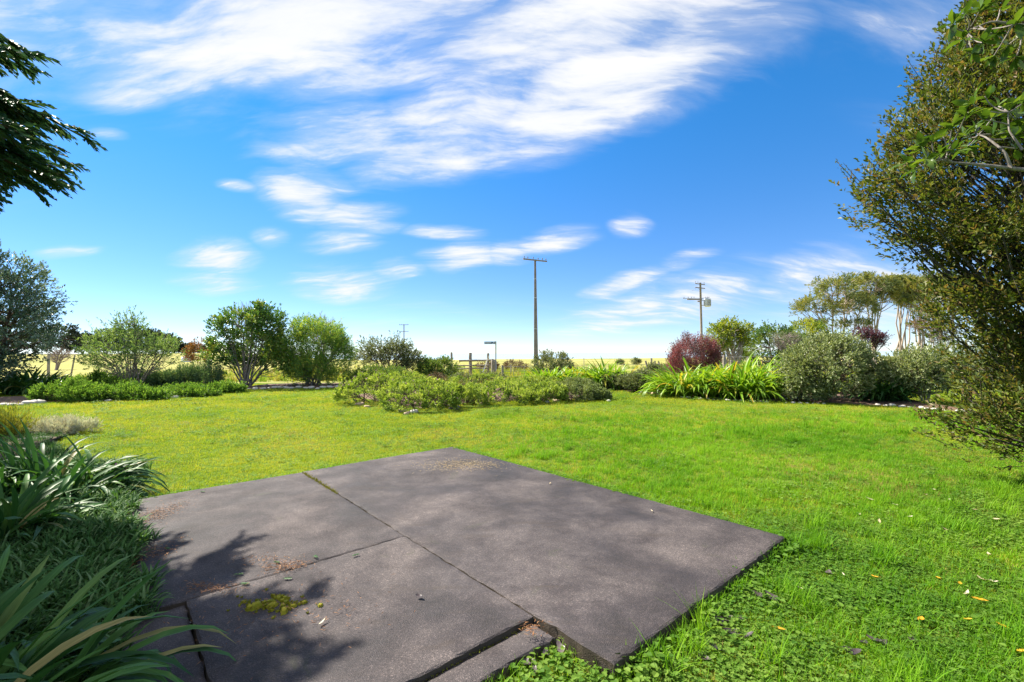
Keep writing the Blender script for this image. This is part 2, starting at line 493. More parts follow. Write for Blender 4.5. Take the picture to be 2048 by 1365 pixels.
M['strap'] = strap_mat('strap', [(0.0, (0.022, 0.075, 0.020)), (0.4, (0.04, 0.12, 0.03)), (0.8, (0.07, 0.17, 0.035)), (0.95, (0.11, 0.20, 0.05)), (1.0, (0.30, 0.25, 0.10))], 0.25, 0.5, 0.2)  # shaded copy of the strap leaf, shade put into its darker greens
SUN_STOPS = [(0.0, (0.09, 0.20, 0.012)), (0.45, (0.17, 0.32, 0.02)), (0.86, (0.27, 0.40, 0.035)), (0.94, (0.42, 0.40, 0.04)), (1.0, (0.46, 0.30, 0.04))]  # sunlit copy of the same leaf, sun put into its yellower greens
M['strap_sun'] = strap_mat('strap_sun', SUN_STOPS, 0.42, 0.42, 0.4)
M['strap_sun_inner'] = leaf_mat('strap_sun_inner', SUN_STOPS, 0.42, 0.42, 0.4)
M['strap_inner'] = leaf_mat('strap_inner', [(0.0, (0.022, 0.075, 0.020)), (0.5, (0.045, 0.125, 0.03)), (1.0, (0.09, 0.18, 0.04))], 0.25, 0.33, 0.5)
M['liriope'] = leaf_mat('liriope', [(0.028, 0.085, 0.022), (0.05, 0.13, 0.032), (0.085, 0.18, 0.055), (0.17, 0.26, 0.12)], 0.25, 0.65, 0.12)
M['broad'] = leaf_mat('broad', [(0.039, 0.087, 0.012), (0.071, 0.134, 0.016), (0.127, 0.197, 0.024)], 0.4, 0.3, 0.5, src='obj')
M['broad_far'] = leaf_mat('broad_far', [(0.046, 0.102, 0.014), (0.084, 0.158, 0.019), (0.149, 0.232, 0.028)], 0.4, 0.3, 0.5)
M['pink'] = plain_mat('pink', (0.55, 0.22, 0.50), 0.6, 0.2)
M['needle_litter'] = leaf_mat('needle_litter', [(0.10, 0.045, 0.02), (0.22, 0.10, 0.04), (0.34, 0.18, 0.08)], 0.0, 0.8)
M['leaf_straw'] = leaf_mat('leaf_straw', [(0.30, 0.22, 0.12), (0.55, 0.44, 0.27)], 0.1, 0.8)
M['moss'] = leaf_mat('moss', [(0.12, 0.14, 0.01), (0.22, 0.22, 0.015), (0.30, 0.27, 0.02)], 0.2, 0.9)
M['sprig'] = leaf_mat('sprig', [(0.04, 0.12, 0.04), (0.08, 0.18, 0.06)], 0.2)
M['post'] = bark_mat('post', (0.14, 0.12, 0.10), (0.36, 0.32, 0.28), 12)
M['pole_wood'] = bark_mat('pole_wood', (0.16, 0.14, 0.12), (0.33, 0.29, 0.26), 8)
M['pole_concrete'] = plain_mat('pole_concrete', (0.24, 0.215, 0.195), 0.85, 0.25, 1.2)
M['steel'] = plain_mat('steel', (0.42, 0.43, 0.44), 0.45, 0.15, 4, 0.5, 0.6)
M['wire'] = plain_mat('wire', (0.32, 0.32, 0.33), 0.5, 0.1, 4, 0.5, 0.5)
M['grey_paint'] = plain_mat('grey_paint', (0.55, 0.58, 0.60), 0.5, 0.1, 3)
M['insulator'] = plain_mat('insulator', (0.25, 0.20, 0.18), 0.25, 0.1, 3)
M['white_paint'] = plain_mat('white_paint', (0.78, 0.78, 0.76), 0.5, 0.08, 3)
M['sign_blue'] = plain_mat('sign_blue', (0.10, 0.17, 0.28), 0.4, 0.1, 3)
M['stone'] = plain_mat('stone', (0.50, 0.47, 0.43), 0.8, 0.35, 9, 0.25, 0, 0.4)
M['stone_warm'] = plain_mat('stone_warm', (0.48, 0.36, 0.25), 0.8, 0.35, 8, 0.25, 0, 0.4)
M['stone_dark'] = plain_mat('stone_dark', (0.12, 0.11, 0.11), 0.75, 0.4, 8, 0.3, 0, 0.5)
M['leaf_gold'] = leaf_mat('leaf_gold', [(0.55, 0.28, 0.02), (0.65, 0.42, 0.04)], 0.3, 0.5, src='obj')
M['leaf_pale'] = leaf_mat('leaf_pale', [(0.45, 0.36, 0.22), (0.62, 0.56, 0.42)], 0.2, 0.6, src='obj')
M['leaf_dark'] = leaf_mat('leaf_dark', [(0.035, 0.025, 0.025), (0.10, 0.075, 0.08)], 0.0, 0.4, 0.5, src='obj')

def mulch_mat():
    m, n, p, out = base_mat('mulch')
    pos = n.add('ShaderNodeNewGeometry').outputs['Position']
    f = n.noise(pos, 22, 6, 0.7)
    g = n.noise(pos, 3, 3)
    c = n.mix(g, n.ramp(f, [(0.3, (0.03, 0.02, 0.015)), (0.7, (0.16, 0.09, 0.06))]), n.ramp(f, [(0.3, (0.05, 0.03, 0.02)), (0.7, (0.24, 0.15, 0.09))]))
    n.link(c, p.inputs['Base Color']); p.inputs['Roughness'].default_value = 0.95
    bp = n.add('ShaderNodeBump'); bp.inputs['Strength'].default_value = 1.0; bp.inputs['Distance'].default_value = 0.03
    n.link(f, bp.inputs['Height']); n.link(bp.outputs[0], p.inputs['Normal'])
    return m
M['mulch'] = mulch_mat()

def concrete_mat():
    m, n, p, out = base_mat('concrete')
    pos = n.add('ShaderNodeNewGeometry').outputs['Position']
    big = n.noise(pos, 0.9, 5, 0.6, 0.6)
    mid = n.noise(pos, 3.2, 5, 0.65, 0.3)
    st = n.math('ADD', n.math('MULTIPLY', big, 0.58), n.math('MULTIPLY', mid, 0.42))
    body = n.ramp(st, [(0.37, (0.022, 0.019, 0.020)), (0.46, (0.040, 0.034, 0.037)), (0.53, (0.064, 0.056, 0.059)), (0.63, (0.105, 0.092, 0.093))])
    vo = n.add('ShaderNodeTexVoronoi'); vo.inputs['Scale'].default_value = 210
    n.link(pos, vo.inputs['Vector'])
    agg = n.add('ShaderNodeSeparateColor'); n.link(vo.outputs['Color'], agg.inputs[0])
    spk = n.ramp(agg.outputs[0], [(0.0, (0.35, 0.34, 0.33)), (0.55, (0.95, 0.95, 0.95)), (0.86, (1.4, 1.35, 1.3)), (0.97, (3.0, 2.8, 2.6))])
    body = n.mix(1.0, body, n.ramp(n.noise(pos, 0.42, 3, 0.6, 0.5), [(0.36, (0.62, 0.60, 0.60)), (0.62, (1.25, 1.22, 1.18))]), 'MULTIPLY')
    col = n.mix(0.55, body, spk, 'MULTIPLY')
    streak = n.add('ShaderNodeMapping'); streak.inputs['Rotation'].default_value = (0, 0, 0.72); streak.inputs['Scale'].default_value = (0.9, 4.0, 1)
    n.link(pos, streak.inputs[0])
    col = n.mix(n.smooth(n.noise(streak.outputs[0], 1.6, 5, 0.65, 0.4), 0.55, 0.72, 0, 0.5), col, (0.045, 0.034, 0.028))
    grime = n.noise(pos, 1.7, 6, 0.7, 1.0)
    col = n.mix(n.smooth(grime, 0.60, 0.75, 0, 0.55), col, (0.045, 0.055, 0.022))
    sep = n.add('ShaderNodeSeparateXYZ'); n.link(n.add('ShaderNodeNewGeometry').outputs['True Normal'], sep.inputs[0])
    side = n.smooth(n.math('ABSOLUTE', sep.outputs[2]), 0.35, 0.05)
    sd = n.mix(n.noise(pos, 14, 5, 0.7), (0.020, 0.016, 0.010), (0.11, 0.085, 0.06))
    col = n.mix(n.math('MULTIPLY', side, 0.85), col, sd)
    n.link(col, p.inputs['Base Color'])
    n.link(n.ramp(big, [(0.35, (0.6,) * 3), (0.6, (0.85,) * 3)]), p.inputs['Roughness'])
    p.inputs['Specular IOR Level'].default_value = 0.3
    bp = n.add('ShaderNodeBump'); bp.inputs['Strength'].default_value = 0.7; bp.inputs['Distance'].default_value = 0.004
    n.link(n.math('ADD', vo.outputs['Distance'], n.math('MULTIPLY', n.noise(pos, 60, 4), 0.8)), bp.inputs['Height'])
    n.link(bp.outputs[0], p.inputs['Normal'])
    return m
M['concrete'] = concrete_mat()

def ground_mats():
    m, n, p, out = base_mat('lawn_soil')
    pos = n.add('ShaderNodeNewGeometry').outputs['Position']
    a = n.noise(pos, 0.35, 4, 0.6)
    b = n.noise(pos, 9, 6, 0.7)
    c = n.noise(pos, 60, 4, 0.7)
    f = n.math('ADD', n.math('MULTIPLY', a, 0.45), n.math('ADD', n.math('MULTIPLY', b, 0.25), n.math('MULTIPLY', c, 0.3)))
    n.link(n.ramp(f, [(0.34, (0.05, 0.085, 0.012)), (0.5, (0.095, 0.16, 0.018)), (0.64, (0.18, 0.22, 0.03))]), p.inputs['Base Color'])
    p.inputs['Roughness'].default_value = 0.95; p.inputs['Specular IOR Level'].default_value = 0.05
    bp = n.add('ShaderNodeBump'); bp.inputs['Strength'].default_value = 0.8; bp.inputs['Distance'].default_value = 0.03
    n.link(c, bp.inputs['Height']); n.link(bp.outputs[0], p.inputs['Normal'])
    M['lawn'] = m
    m, n, p, out = base_mat('pasture')
    pos = n.add('ShaderNodeNewGeometry').outputs['Position']
    a = n.noise(pos, 0.06, 5, 0.6)
    b = n.noise(pos, 1.2, 5, 0.7)
    f = n.math('ADD', n.math('MULTIPLY', a, 0.6), n.math('MULTIPLY', b, 0.4))
    n.link(n.ramp(f, [(0.38, (0.15, 0.17, 0.05)), (0.48, (0.25, 0.25, 0.075)), (0.60, (0.37, 0.32, 0.12))]), p.inputs['Base Color'])
    p.inputs['Roughness'].default_value = 0.95; p.inputs['Specular IOR Level'].default_value = 0.05
    bp = n.add('ShaderNodeBump'); bp.inputs['Strength'].default_value = 0.8; bp.inputs['Distance'].default_value = 0.15
    n.link(b, bp.inputs['Height']); n.link(bp.outputs[0], p.inputs['Normal'])
    M['pasture'] = m
    m, n, p, out = base_mat('sea')
    p.inputs['Base Color'].default_value = (0.30, 0.38, 0.41, 1)
    p.inputs['Roughness'].default_value = 0.35
    pos = n.add('ShaderNodeNewGeometry').outputs['Position']
    bp = n.add('ShaderNodeBump'); bp.inputs['Strength'].default_value = 0.4; bp.inputs['Distance'].default_value = 0.6
    n.link(n.noise(pos, 0.12, 5), bp.inputs['Height']); n.link(bp.outputs[0], p.inputs['Normal'])
    M['sea'] = m
ground_mats()

GRASS = {}
def grass_mat(name, stops):
    m, n, p, out = base_mat(name)
    oi = n.add('ShaderNodeAttribute', attribute_name='tint').outputs['Fac']
    pos = n.add('ShaderNodeNewGeometry').outputs['Position']
    a = n.noise(pos, 0.45, 4, 0.6, 0.4)
    b = n.noise(pos, 3.0, 3, 0.6)
    f = n.math('ADD', n.math('SUBTRACT', n.math('ADD', n.math('MULTIPLY', a, 0.95), n.math('MULTIPLY', b, 0.45)), 0.17), n.math('MULTIPLY', n.math('SUBTRACT', oi, 0.5), 0.35))
    col = n.ramp(f, stops)
    n.link(col, p.inputs['Base Color']); p.inputs['Roughness'].default_value = 0.6; p.inputs['Specular IOR Level'].default_value = 0.12
    tr = n.add('ShaderNodeBsdfTranslucent'); n.link(n.mix(1.0, col, (1.25, 1.2, 0.5), 'MULTIPLY'), tr.inputs[0])
    mx = n.add('ShaderNodeMixShader'); mx.inputs[0].default_value = 0.45
    n.link(p.outputs[0], mx.inputs[1]); n.link(tr.outputs[0], mx.inputs[2]); n.link(mx.outputs[0], out.inputs['Surface'])
    return m
M['grass_mown'] = grass_mat('grass_mown', [(0.30, (0.12, 0.23, 0.016)), (0.46, (0.21, 0.31, 0.02)), (0.58, (0.32, 0.38, 0.03)), (0.75, (0.41, 0.39, 0.06))])
M['grass_lush'] = grass_mat('grass_lush', [(0.30, (0.09, 0.24, 0.01)), (0.55, (0.16, 0.34, 0.015)), (0.80, (0.26, 0.42, 0.03))])
M['grass_dry'] = grass_mat('grass_dry', [(0.30, (0.18, 0.20, 0.04)), (0.55, (0.30, 0.27, 0.08)), (0.80, (0.42, 0.30, 0.12))])
M['clover'] = grass_mat('clover', [(0.30, (0.06, 0.15, 0.018)), (0.55, (0.12, 0.23, 0.03)), (0.80, (0.20, 0.30, 0.05))])
# ================================================================== SETTING
def hgt(x, y):
    """height of the land"""
    x = np.asarray(x, float); y = np.asarray(y, float)
    far = np.clip((y - 40) / 160, 0, 1)
    left = np.clip((-x - 15) / 130, 0, 1)
    h = 2.6 * left * far + 0.25 * far * np.sin(x * 0.05) * np.sin(y * 0.07 + 1)
    coast = 128 + 10 * np.sin(x * 0.03) + np.clip(-x - 40, 0, 400) * 1.1
    h = h - 9 * np.clip((y - coast) / 25, 0, 1) ** 1.5
    return h

def build_ground():
    xs = np.concatenate([-np.geomspace(900, 20, 46), np.linspace(-18, 18, 25), np.geomspace(20, 900, 46)])
    ys = np.concatenate([[-40, -20, -8], np.linspace(-4, 26, 31), np.geomspace(28, 900, 70)])
    X, Y = np.meshgrid(xs, ys)
    Z = hgt(X, Y)
    V = np.stack([X, Y, Z], -1).reshape(-1, 3)
    nx = len(xs)
    i = np.arange(len(ys) - 1)[:, None] * nx; j = np.arange(nx - 1)[None]
    Fq = np.stack([i + j, i + j + 1, i + nx + j + 1, i + nx + j], -1).reshape(-1, 4)
    mb = MB(); mb.add(V, Fq)
    me = mb.mesh('ground', M['lawn'], True)
    me.materials.append(M['pasture'])
    cy = V[Fq].mean(1)[:, 1]
    me.polygons.foreach_set('material_index', (cy > 26).astype(np.int32))
    tag(link('ground', me), 'green lawn running into yellow pasture towards the sea', None, None, 'structure')
    mb = MB()
    mb.add([[-30000, 60, -5], [30000, 60, -5], [30000, 40000, -5], [-30000, 40000, -5]], [[0, 1, 2, 3]])
    tag(link('sea', mb.mesh('sea', M['sea'])), 'pale blue sea along the horizon', None, None, 'structure')
build_ground()

# ---- patio: slabs with recessed joints
FR = G(1228, 1327, 0.1)[:2]
BA = math.radians(131.0)
PB = np.array([math.cos(BA), math.sin(BA)]); PA = np.array([PB[1], -PB[0]])
def pl(a, b):
    return FR + PA * a + PB * b
def patio_local(x, y):
    dx, dy = x - FR[0], y - FR[1]
    return dx * PA[0] + dy * PA[1], dx * PB[0] + dy * PB[1]

def slab(name, a0, a1, b0, b1, zt, zb, parent, seed, label=None, rough=0.006):
    """a worn concrete slab: fine grid top with uneven rounded arrises, and rough sides"""
    r = np.random.default_rng(seed)
    step = 0.05
    na, nb = max(3, int((a1 - a0) / step)), max(3, int((b1 - b0) / step))
    aa = np.concatenate([[a0, a0 + 0.012], np.linspace(a0 + 0.04, a1 - 0.04, na), [a1 - 0.012, a1]])
    bb = np.concatenate([[b0, b0 + 0.012], np.linspace(b0 + 0.04, b1 - 0.04, nb), [b1 - 0.012, b1]])
    A, B = np.meshgrid(aa, bb)
    Z = np.full(A.shape, zt) + 0.0025 * np.sin(A * 3 + seed) * np.sin(B * 2.3)
    edge = np.minimum(np.minimum(A - a0, a1 - A), np.minimum(B - b0, b1 - B))
    Z -= np.where(edge < 0.001, 0.009, np.where(edge < 0.013, 0.003, 0)) * (0.6 + 0.8 * r.random(A.shape))
    jit = np.where(edge < 0.03, rough, 0)
    A = A + r.normal(0, 1, A.shape) * jit * 0.6; B = B + r.normal(0, 1, B.shape) * jit * 0.6
    ny, nx = A.shape
    XY = FR + A[..., None] * PA + B[..., None] * PB
    V = np.concatenate([XY, Z[..., None]], -1).reshape(-1, 3)
    i = np.arange(ny - 1)[:, None] * nx; j = np.arange(nx - 1)[None]
    Fq = np.stack([i + j, i + nx + j, i + nx + j + 1, i + j + 1], -1).reshape(-1, 4)
    if np.cross(V[Fq[0, 1]] - V[Fq[0, 0]], V[Fq[0, 2]] - V[Fq[0, 0]])[2] < 0: Fq = Fq[:, ::-1]
    mb = MB(); mb.add(V, Fq)
    ring = [k for k in range(nx)] + [k * nx + nx - 1 for k in range(1, ny)] + [(ny - 1) * nx + k for k in range(nx - 2, -1, -1)] + [k * nx for k in range(ny - 2, 0, -1)]
    top = V[ring]
    lev = [top]
    for z in (zt - 0.04, zt - 0.08, zb):
        L = top.copy(); L[:, 2] = max(z, zb) + r.normal(0, 0.003, len(L)); L[:, :2] += r.normal(0, rough * 0.7, (len(L), 2)); lev.append(L)
    W = np.concatenate(lev); m = len(ring)
    i = np.arange(3)[:, None] * m; j = np.arange(m)[None]; j2 = (j + 1) % m
    mb.add(W, np.stack([i + j, i + j2, i + m + j2, i + m + j], -1).reshape(-1, 4))
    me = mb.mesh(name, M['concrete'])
    o = link(name, me, parent)
    bm = bmesh.new(); bm.from_mesh(me); bmesh.ops.recalc_face_normals(bm, faces=bm.faces); bm.to_mesh(me); bm.free()
    if label: o['label'] = label
    return o

patio = thing('concrete_patio', 'weathered grey concrete patio of joined slabs with a low step, set in the lawn', 'patio')
patio['kind'] = 'structure'
del patio['category']
slab('slab', 0.0, 2.29, 0.0, 4.87, 0.100, -0.10, patio, 1, None, 0.0045)
slab('slab', -1.70, -0.006, 2.103, 4.86, 0.096, -0.10, patio, 2, None, 0.003)
slab('slab', -1.487, -0.006, 0.553, 2.097, 0.0975, -0.10, patio, 3, None, 0.003)
slab('step', -1.9, -0.02, 0.375, 0.547, 0.066, -0.10, patio, 4, 'lower concrete step in the notch of the patio')
slab('slab', -2.0, -1.495, -1.0, 2.098, 0.076, -0.10, patio, 6, 'lower strip of concrete beside the planted bed')

# ---- garden beds
def poly_px(pts): return np.array([G(*p)[:2] for p in pts])
LEFT_FRONT = poly_px([(-160, 815), (30, 811), (110, 805), (200, 803), (300, 800), (350, 796), (440, 788), (490, 780), (560, 777), (640, 777), (690, 777), (760, 771), (860, 762)])
RIGHT_FRONT = poly_px([(1120, 770), (1225, 780), (1290, 787), (1330, 792), (1430, 800), (1560, 804), (1640, 806), (1720, 810), (1800, 814), (1900, 824), (1960, 833), (2060, 853), (2200, 880)])
CENTRE0 = poly_px([(672, 790), (690, 800), (740, 812), (810, 826), (860, 823), (930, 812), (1000, 806), (1080, 805), (1150, 803), (1215, 802), (1225, 795), (1180, 783), (1080, 775), (960, 772), (850, 774), (740, 780)])
CENTRE = CENTRE0.mean(0) + (CENTRE0 - CENTRE0.mean(0)) * np.array([0.86, 0.78])
LEFT_NEAR = np.array([pl(-1.95, -0.9), pl(-1.95, 1.95), pl(-1.66, 2.2), pl(-1.66, 4.8), [-4.45, 5.5], [-5.1, 6.2], [-6.6, 7.0], [-8.3, 8.2], [-9.3, 9.6], [-9.6, 10.4], [-11.5, 10.9], [-14, 10.5], [-14, -1.2], [-1.5, -1.2]])
def inpoly(x, y, P):
    n = len(P); c = np.zeros(np.shape(x), bool)
    for i in range(n):
        x1, y1 = P[i]; x2, y2 = P[(i + 1) % n]
        k = ((y1 > y) != (y2 > y)) & (x < (x2 - x1) * (y - y1) / (y2 - y1 + 1e-12) + x1)
        c ^= k
    return c
def bed_strip(name, front, back_off, label, z=0.03):
    f = []
    for i in range(len(front) - 1):
        for t in np.linspace(0, 1, 6, endpoint=False): f.append(front[i] * (1 - t) + front[i + 1] * t)
    f = np.array(f + [front[-1]]); rows = []
    for t, h in ((0, -0.01), (0.03, z), (0.3, z + 0.06), (0.6, z + 0.05), (1, -0.01)):
        q = f + np.array(back_off) * t
        rows.append(np.concatenate([q, (h + rng.normal(0, 0.012, len(q)))[:, None]], 1))
    V = np.concatenate(rows); m = len(f)
    i = np.arange(len(rows) - 1)[:, None] * m; j = np.arange(m - 1)[None]
    mb = MB(); mb.add(V, np.stack([i + j, i + j + 1, i + m + j + 1, i + m + j], -1).reshape(-1, 4))
    return tag(link(name, mb.mesh(name, M['mulch'], True)), label, None, None, 'structure')
bed_strip('garden_bed', LEFT_FRONT, (-0.9, 4.2), 'bark mulch bed behind white stones below the camellia')
bed_strip('garden_bed', RIGHT_FRONT, (1.6, 5.0), 'bark mulch bed along the lawn under the strap leaved clumps')
def bed_poly(name, P, z, label):
    c = P.mean(0); rows = []
    for t, h in ((1.0, -0.02), (0.93, z), (0.6, z + 0.04), (0.2, z + 0.06)):
        q = []
        for i in range(len(P)):
            for s in (0, 0.5): q.append(P[i] * (1 - s) + P[(i + 1) % len(P)] * s)
        q = c + (np.array(q) - c) * t
        rows.append(np.concatenate([q, (h + rng.normal(0, 0.01, len(q)))[:, None]], 1))
    V = np.concatenate(rows + [[[*c, z + 0.06]]]); m = len(rows[0])
    i = np.arange(3)[:, None] * m; j = np.arange(m)[None]; j2 = (j + 1) % m
    mb = MB(); mb.add(V, np.stack([i + j, i + j2, i + m + j2, i + m + j], -1).reshape(-1, 4))
    mb.F.append(np.array([[3 * m + a, 3 * m + (a + 1) % m, 4 * m] for a in range(m)])); mb.T.append(np.full(m, .5))
    return tag(link(name, mb.mesh(name, M['mulch'], True)), label, None, None, 'structure')
bed_poly('garden_bed', CENTRE, 0.05, 'island bed under the low rounded shrubs in the lawn')
bed_poly('garden_bed', LEFT_NEAR, 0.025, 'shaded bed under the strap leaved plants beside the patio')

# ================================================================== PLANTS
def shrub(name, label, cat, px, by, wpx, ty, mat, bark, lobes=None, n=1500, ncl=60, cs=0.2, k=8, tl=0.15, L=0.06, W=0.03, shape='d',
          nstem=6, r0=0.03, base_r=0.15, nbr=None, inner=0.25, depth=0.85, Y=None, up=0.5, spread=0.9, dirup=0.0, low=0.0, group=None,
          zlow=-0.75, flat=0.55, flowers=0, names=('stems', 'foliage'), tintcl=0.0):
    """a bush whose base stands at pixel (px,by), wpx wide, top at row ty; Y overrides the distance where the base is hidden"""
    if Y is None:
        p = G(px, by); Y = p[1]
    else:
        p = AT(px, by, Y); p[2] = float(hgt(p[0], Y))
    H = AT(px, ty, Y)[2] - p[2]
    Wd = wpx * Y / F_PX
    root = thing(name, label, cat, (p[0], p[1], p[2]), group)
    if lobes is None:
        h0 = low * H
        lobes = [((0, 0, (H + h0) / 2), (Wd / 2, Wd / 2 * depth, (H - h0) / 2))]
    else:
        lobes = [((a * Wd, b * Wd, c * H), (d * Wd, e * Wd, f * H)) for a, b, c, d, e, f in lobes]
    mb = MB(); wb = MB()
    pts, dirs, cen, nor, ic = crown_pts(lobes, n, ncl, cs, inner, zlow, flat)
    dirs = nrm(dirs + np.array([0, 0, dirup]))
    ok = pts[:, 2] > 0.03
    pts, dirs, ic = pts[ok], dirs[ok], ic[ok]
    tw = None
    if tintcl > 0:
        ct = rng.random(ncl)
        tw = np.clip(0.5 + (ct[ic] - 0.5) * 2 * tintcl, 0, 1)
    twig_leaves(mb, pts, dirs, k, tl, L, W, shape, spread, up, tintw=tw)
    woody(wb, lobes, cen, nstem, r0, base_r, nbr)
    if len(wb.V): link(names[0], wb.mesh(name + '_stems', M[bark], True), root)
    link(names[1], mb.mesh(name + '_foliage', M[mat]), root)
    if flowers:
        fb = MB(); q = rng.choice(len(pts), flowers)
        for j in q:
            P = pts[j] + dirs[j] * 0.03
            dd = nrm(rng.normal(0, 1, (5, 3)) + dirs[j] * 1.2)
            leaf_arr(fb, np.repeat(P[None], 5, 0), dd, np.tile(dirs[j], (5, 1)) + rng.normal(0, .2, (5, 3)), 0.035, 0.028)
        fo = link('flowers', fb.mesh('flowers', M['pink']), root); fo['kind'] = 'stuff'
    return root

# ---- strap leaf prototypes (agapanthus)
def strap_mesh(phi0, bend, width, seed, segs=8, tipdroop=0.0):
    r = np.random.default_rng(seed)
    s = np.linspace(0, 1, segs + 1)
    phi = phi0 + bend * s ** 1.6
    dx, dz = np.sin(phi), np.cos(phi)
    P = np.zeros((segs + 1, 3))
    P[1:, 0] = np.cumsum((dx[1:] + dx[:-1]) / 2) / segs
    P[1:, 2] = np.cumsum((dz[1:] + dz[:-1]) / 2) / segs
    P[:, 1] = 0.05 * r.normal() * s ** 2
    wd = width * np.minimum(1, 0.55 + 1.6 * s) * np.clip((1 - s) * 3.2, 0.0, 1) ** 0.6
    up = np.stack([-np.cos(phi), 0 * phi, np.sin(phi)], 1)
    Lf = P + np.stack([0 * s, wd / 2, 0 * s], 1) + up * (wd * 0.22)[:, None]
    Rt = P - np.stack([0 * s, wd / 2, 0 * s], 1) + up * (wd * 0.22)[:, None]
    V = np.concatenate([Lf, P, Rt]); m = segs + 1
    F = [[i, i + 1, m + i + 1, m + i] for i in range(segs)] + [[m + i, m + i + 1, 2 * m + i + 1, 2 * m + i] for i in range(segs)]
    return V, np.array(F)
STRAPS = {}
def strap_set(key, mat, width):
    out = []
    for q, (p0, b) in enumerate([(0.12, 0.8), (0.25, 1.3), (0.35, 1.8), (0.3, 2.2), (0.6, 1.7), (0.12, 1.7), (0.85, 1.4), (0.55, 2.2)]):
        mb = MB(); mb.add(*strap_mesh(p0, b, width, q)); out.append(mb.mesh('strap_leaf', M[mat], True))
    STRAPS[key] = out
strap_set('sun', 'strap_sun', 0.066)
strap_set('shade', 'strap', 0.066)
strap_set('near', 'strap', 0.050)

def agapanthus(label, loc, rx, ry, nfan, per, length, key, group, name='agapanthus', lean=0.0, leanaz=0.0, zj=0.03):
    root = thing(name, label, 'plant', (loc[0], loc[1], 0), group)
    for f in range(nfan):
        a = rng.random() * 6.283; q = math.sqrt((f + 0.5) / nfan)
        bx, by = math.cos(a) * q * rx, math.sin(a) * q * ry
        for j in range(per):
            me = STRAPS[key][rng.integers(0, 8)]
            o = bpy.data.objects.new('leaf', me); COL.objects.link(o); o.parent = root
            az = (a if rng.random() < 0.55 else rng.random() * 6.283) + rng.normal(0, 0.7)
            ln = length * rng.uniform(0.72, 1.15) * (1.08 - 0.25 * q)
            o.location = (bx + rng.normal(0, 0.03), by + rng.normal(0, 0.03), rng.uniform(0.0, zj))
            R = Matrix.Rotation(az, 4, 'Z') @ Matrix.Rotation(rng.normal(0, 0.12), 4, 'X') @ Matrix.Rotation(rng.normal(0, 0.1) + q * 0.18, 4, 'Y')
            if lean: R = Matrix.Rotation(lean, 4, Vector((-math.sin(leanaz), math.cos(leanaz), 0))) @ R
            o.rotation_euler = R.to_euler()
            o.scale = (ln, ln ** 0.5 * rng.uniform(0.85, 1.1), ln)
    if key != 'near':
        mb = MB()
        for j in range(int(nfan * per * 0.8)):
            V, F = strap_mesh(rng.uniform(0.1, 0.9), rng.uniform(0.9, 2.3), 0.062, j, 5)
            ln = length * rng.uniform(0.6, 1.1); a = rng.random() * 6.283; q = math.sqrt(rng.random()); az = a + rng.normal(0, 0.9)
            V = V * np.array([ln, ln ** 0.5, ln]); c, sn = math.cos(az), math.sin(az)
            V = V @ np.array([[c, sn, 0], [-sn, c, 0], [0, 0, 1]]) + np.array([math.cos(a) * q * rx, math.sin(a) * q * ry, 0.01])
            mb.add(V, F, rng.random())
        inner = link('inner_leaves', mb.mesh('inner_leaves', M['strap_sun_inner' if key == 'sun' else 'strap_inner'], True), root); inner['kind'] = 'stuff'
    return root

# ---- left border
shrub('pohutukawa_tree', 'dense grey green coastal tree standing over the dark strap leaved clump', 'tree', -20, 778, 255, 498, 'grey_green', 'bark_brown',
      lobes=[(0.0, 0, 0.62, 0.42, 0.42, 0.38), (0.22, -0.1, 0.45, 0.3, 0.3, 0.27), (-0.3, 0, 0.45, 0.25, 0.3, 0.3), (0.1, -0.2, 0.25, 0.33, 0.25, 0.18)],
      n=5200, ncl=280, cs=0.28, k=9, tl=0.24, L=0.105, W=0.05, nstem=5, r0=0.11, base_r=0.3, inner=0.2, Y=19.5, names=('trunk', 'crown'), tintcl=0.4)
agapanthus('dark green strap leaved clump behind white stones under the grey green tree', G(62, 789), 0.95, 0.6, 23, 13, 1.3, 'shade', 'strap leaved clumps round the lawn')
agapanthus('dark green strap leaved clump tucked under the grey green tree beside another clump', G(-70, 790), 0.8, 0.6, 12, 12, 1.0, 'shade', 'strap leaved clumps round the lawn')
for lab, px, by, wp, ty in (('bright green low bush spilling over stones beside the dark strap leaved clump', 152, 803, 150, 755), ('bright green low bush in front of the airy twiggy shrub', 262, 800, 140, 768),
                            ('bright green low bush in front of the rosemary', 372, 793, 120, 770), ('small bright green low bush at the foot of the camellia', 452, 786, 60, 766), ('bluish green low bush behind the bright green ones', 200, 788, 120, 742)):
    shrub('low_shrub', lab, 'shrub', px, by, wp, ty, 'lush', 'bark_brown', n=1500, ncl=80, cs=0.13, k=9, tl=0.16, L=0.08, W=0.034, nstem=8, r0=0.012, base_r=0.5, dirup=0.7, depth=0.5,
          group='bright green low bushes of the stone edged bed', lobes=[(-0.3, 0, 0.3, 0.22, 0.22, 0.38), (-0.08, 0.05, 0.48, 0.2, 0.2, 0.5), (0.12, -0.05, 0.34, 0.2, 0.22, 0.4), (0.33, 0, 0.28, 0.2, 0.22, 0.36)])
shrub('twiggy_shrub', 'airy grey twigged tall shrub with sparse leaves before the yellow pasture', 'shrub', 262, 778, 200, 622, 'airy', 'bark_grey', n=950, ncl=190, cs=0.22, k=9, tl=0.3, L=0.12, W=0.034,
      lobes=[(0, 0, 0.45, 0.48, 0.38, 0.34), (-0.05, 0, 0.75, 0.18, 0.2, 0.25), (-0.28, 0, 0.55, 0.22, 0.2, 0.25), (0.32, 0, 0.45, 0.2, 0.2, 0.25)], nstem=14, r0=0.035, base_r=0.35, inner=0.4, zlow=-0.35, Y=20.0, dirup=0.3)
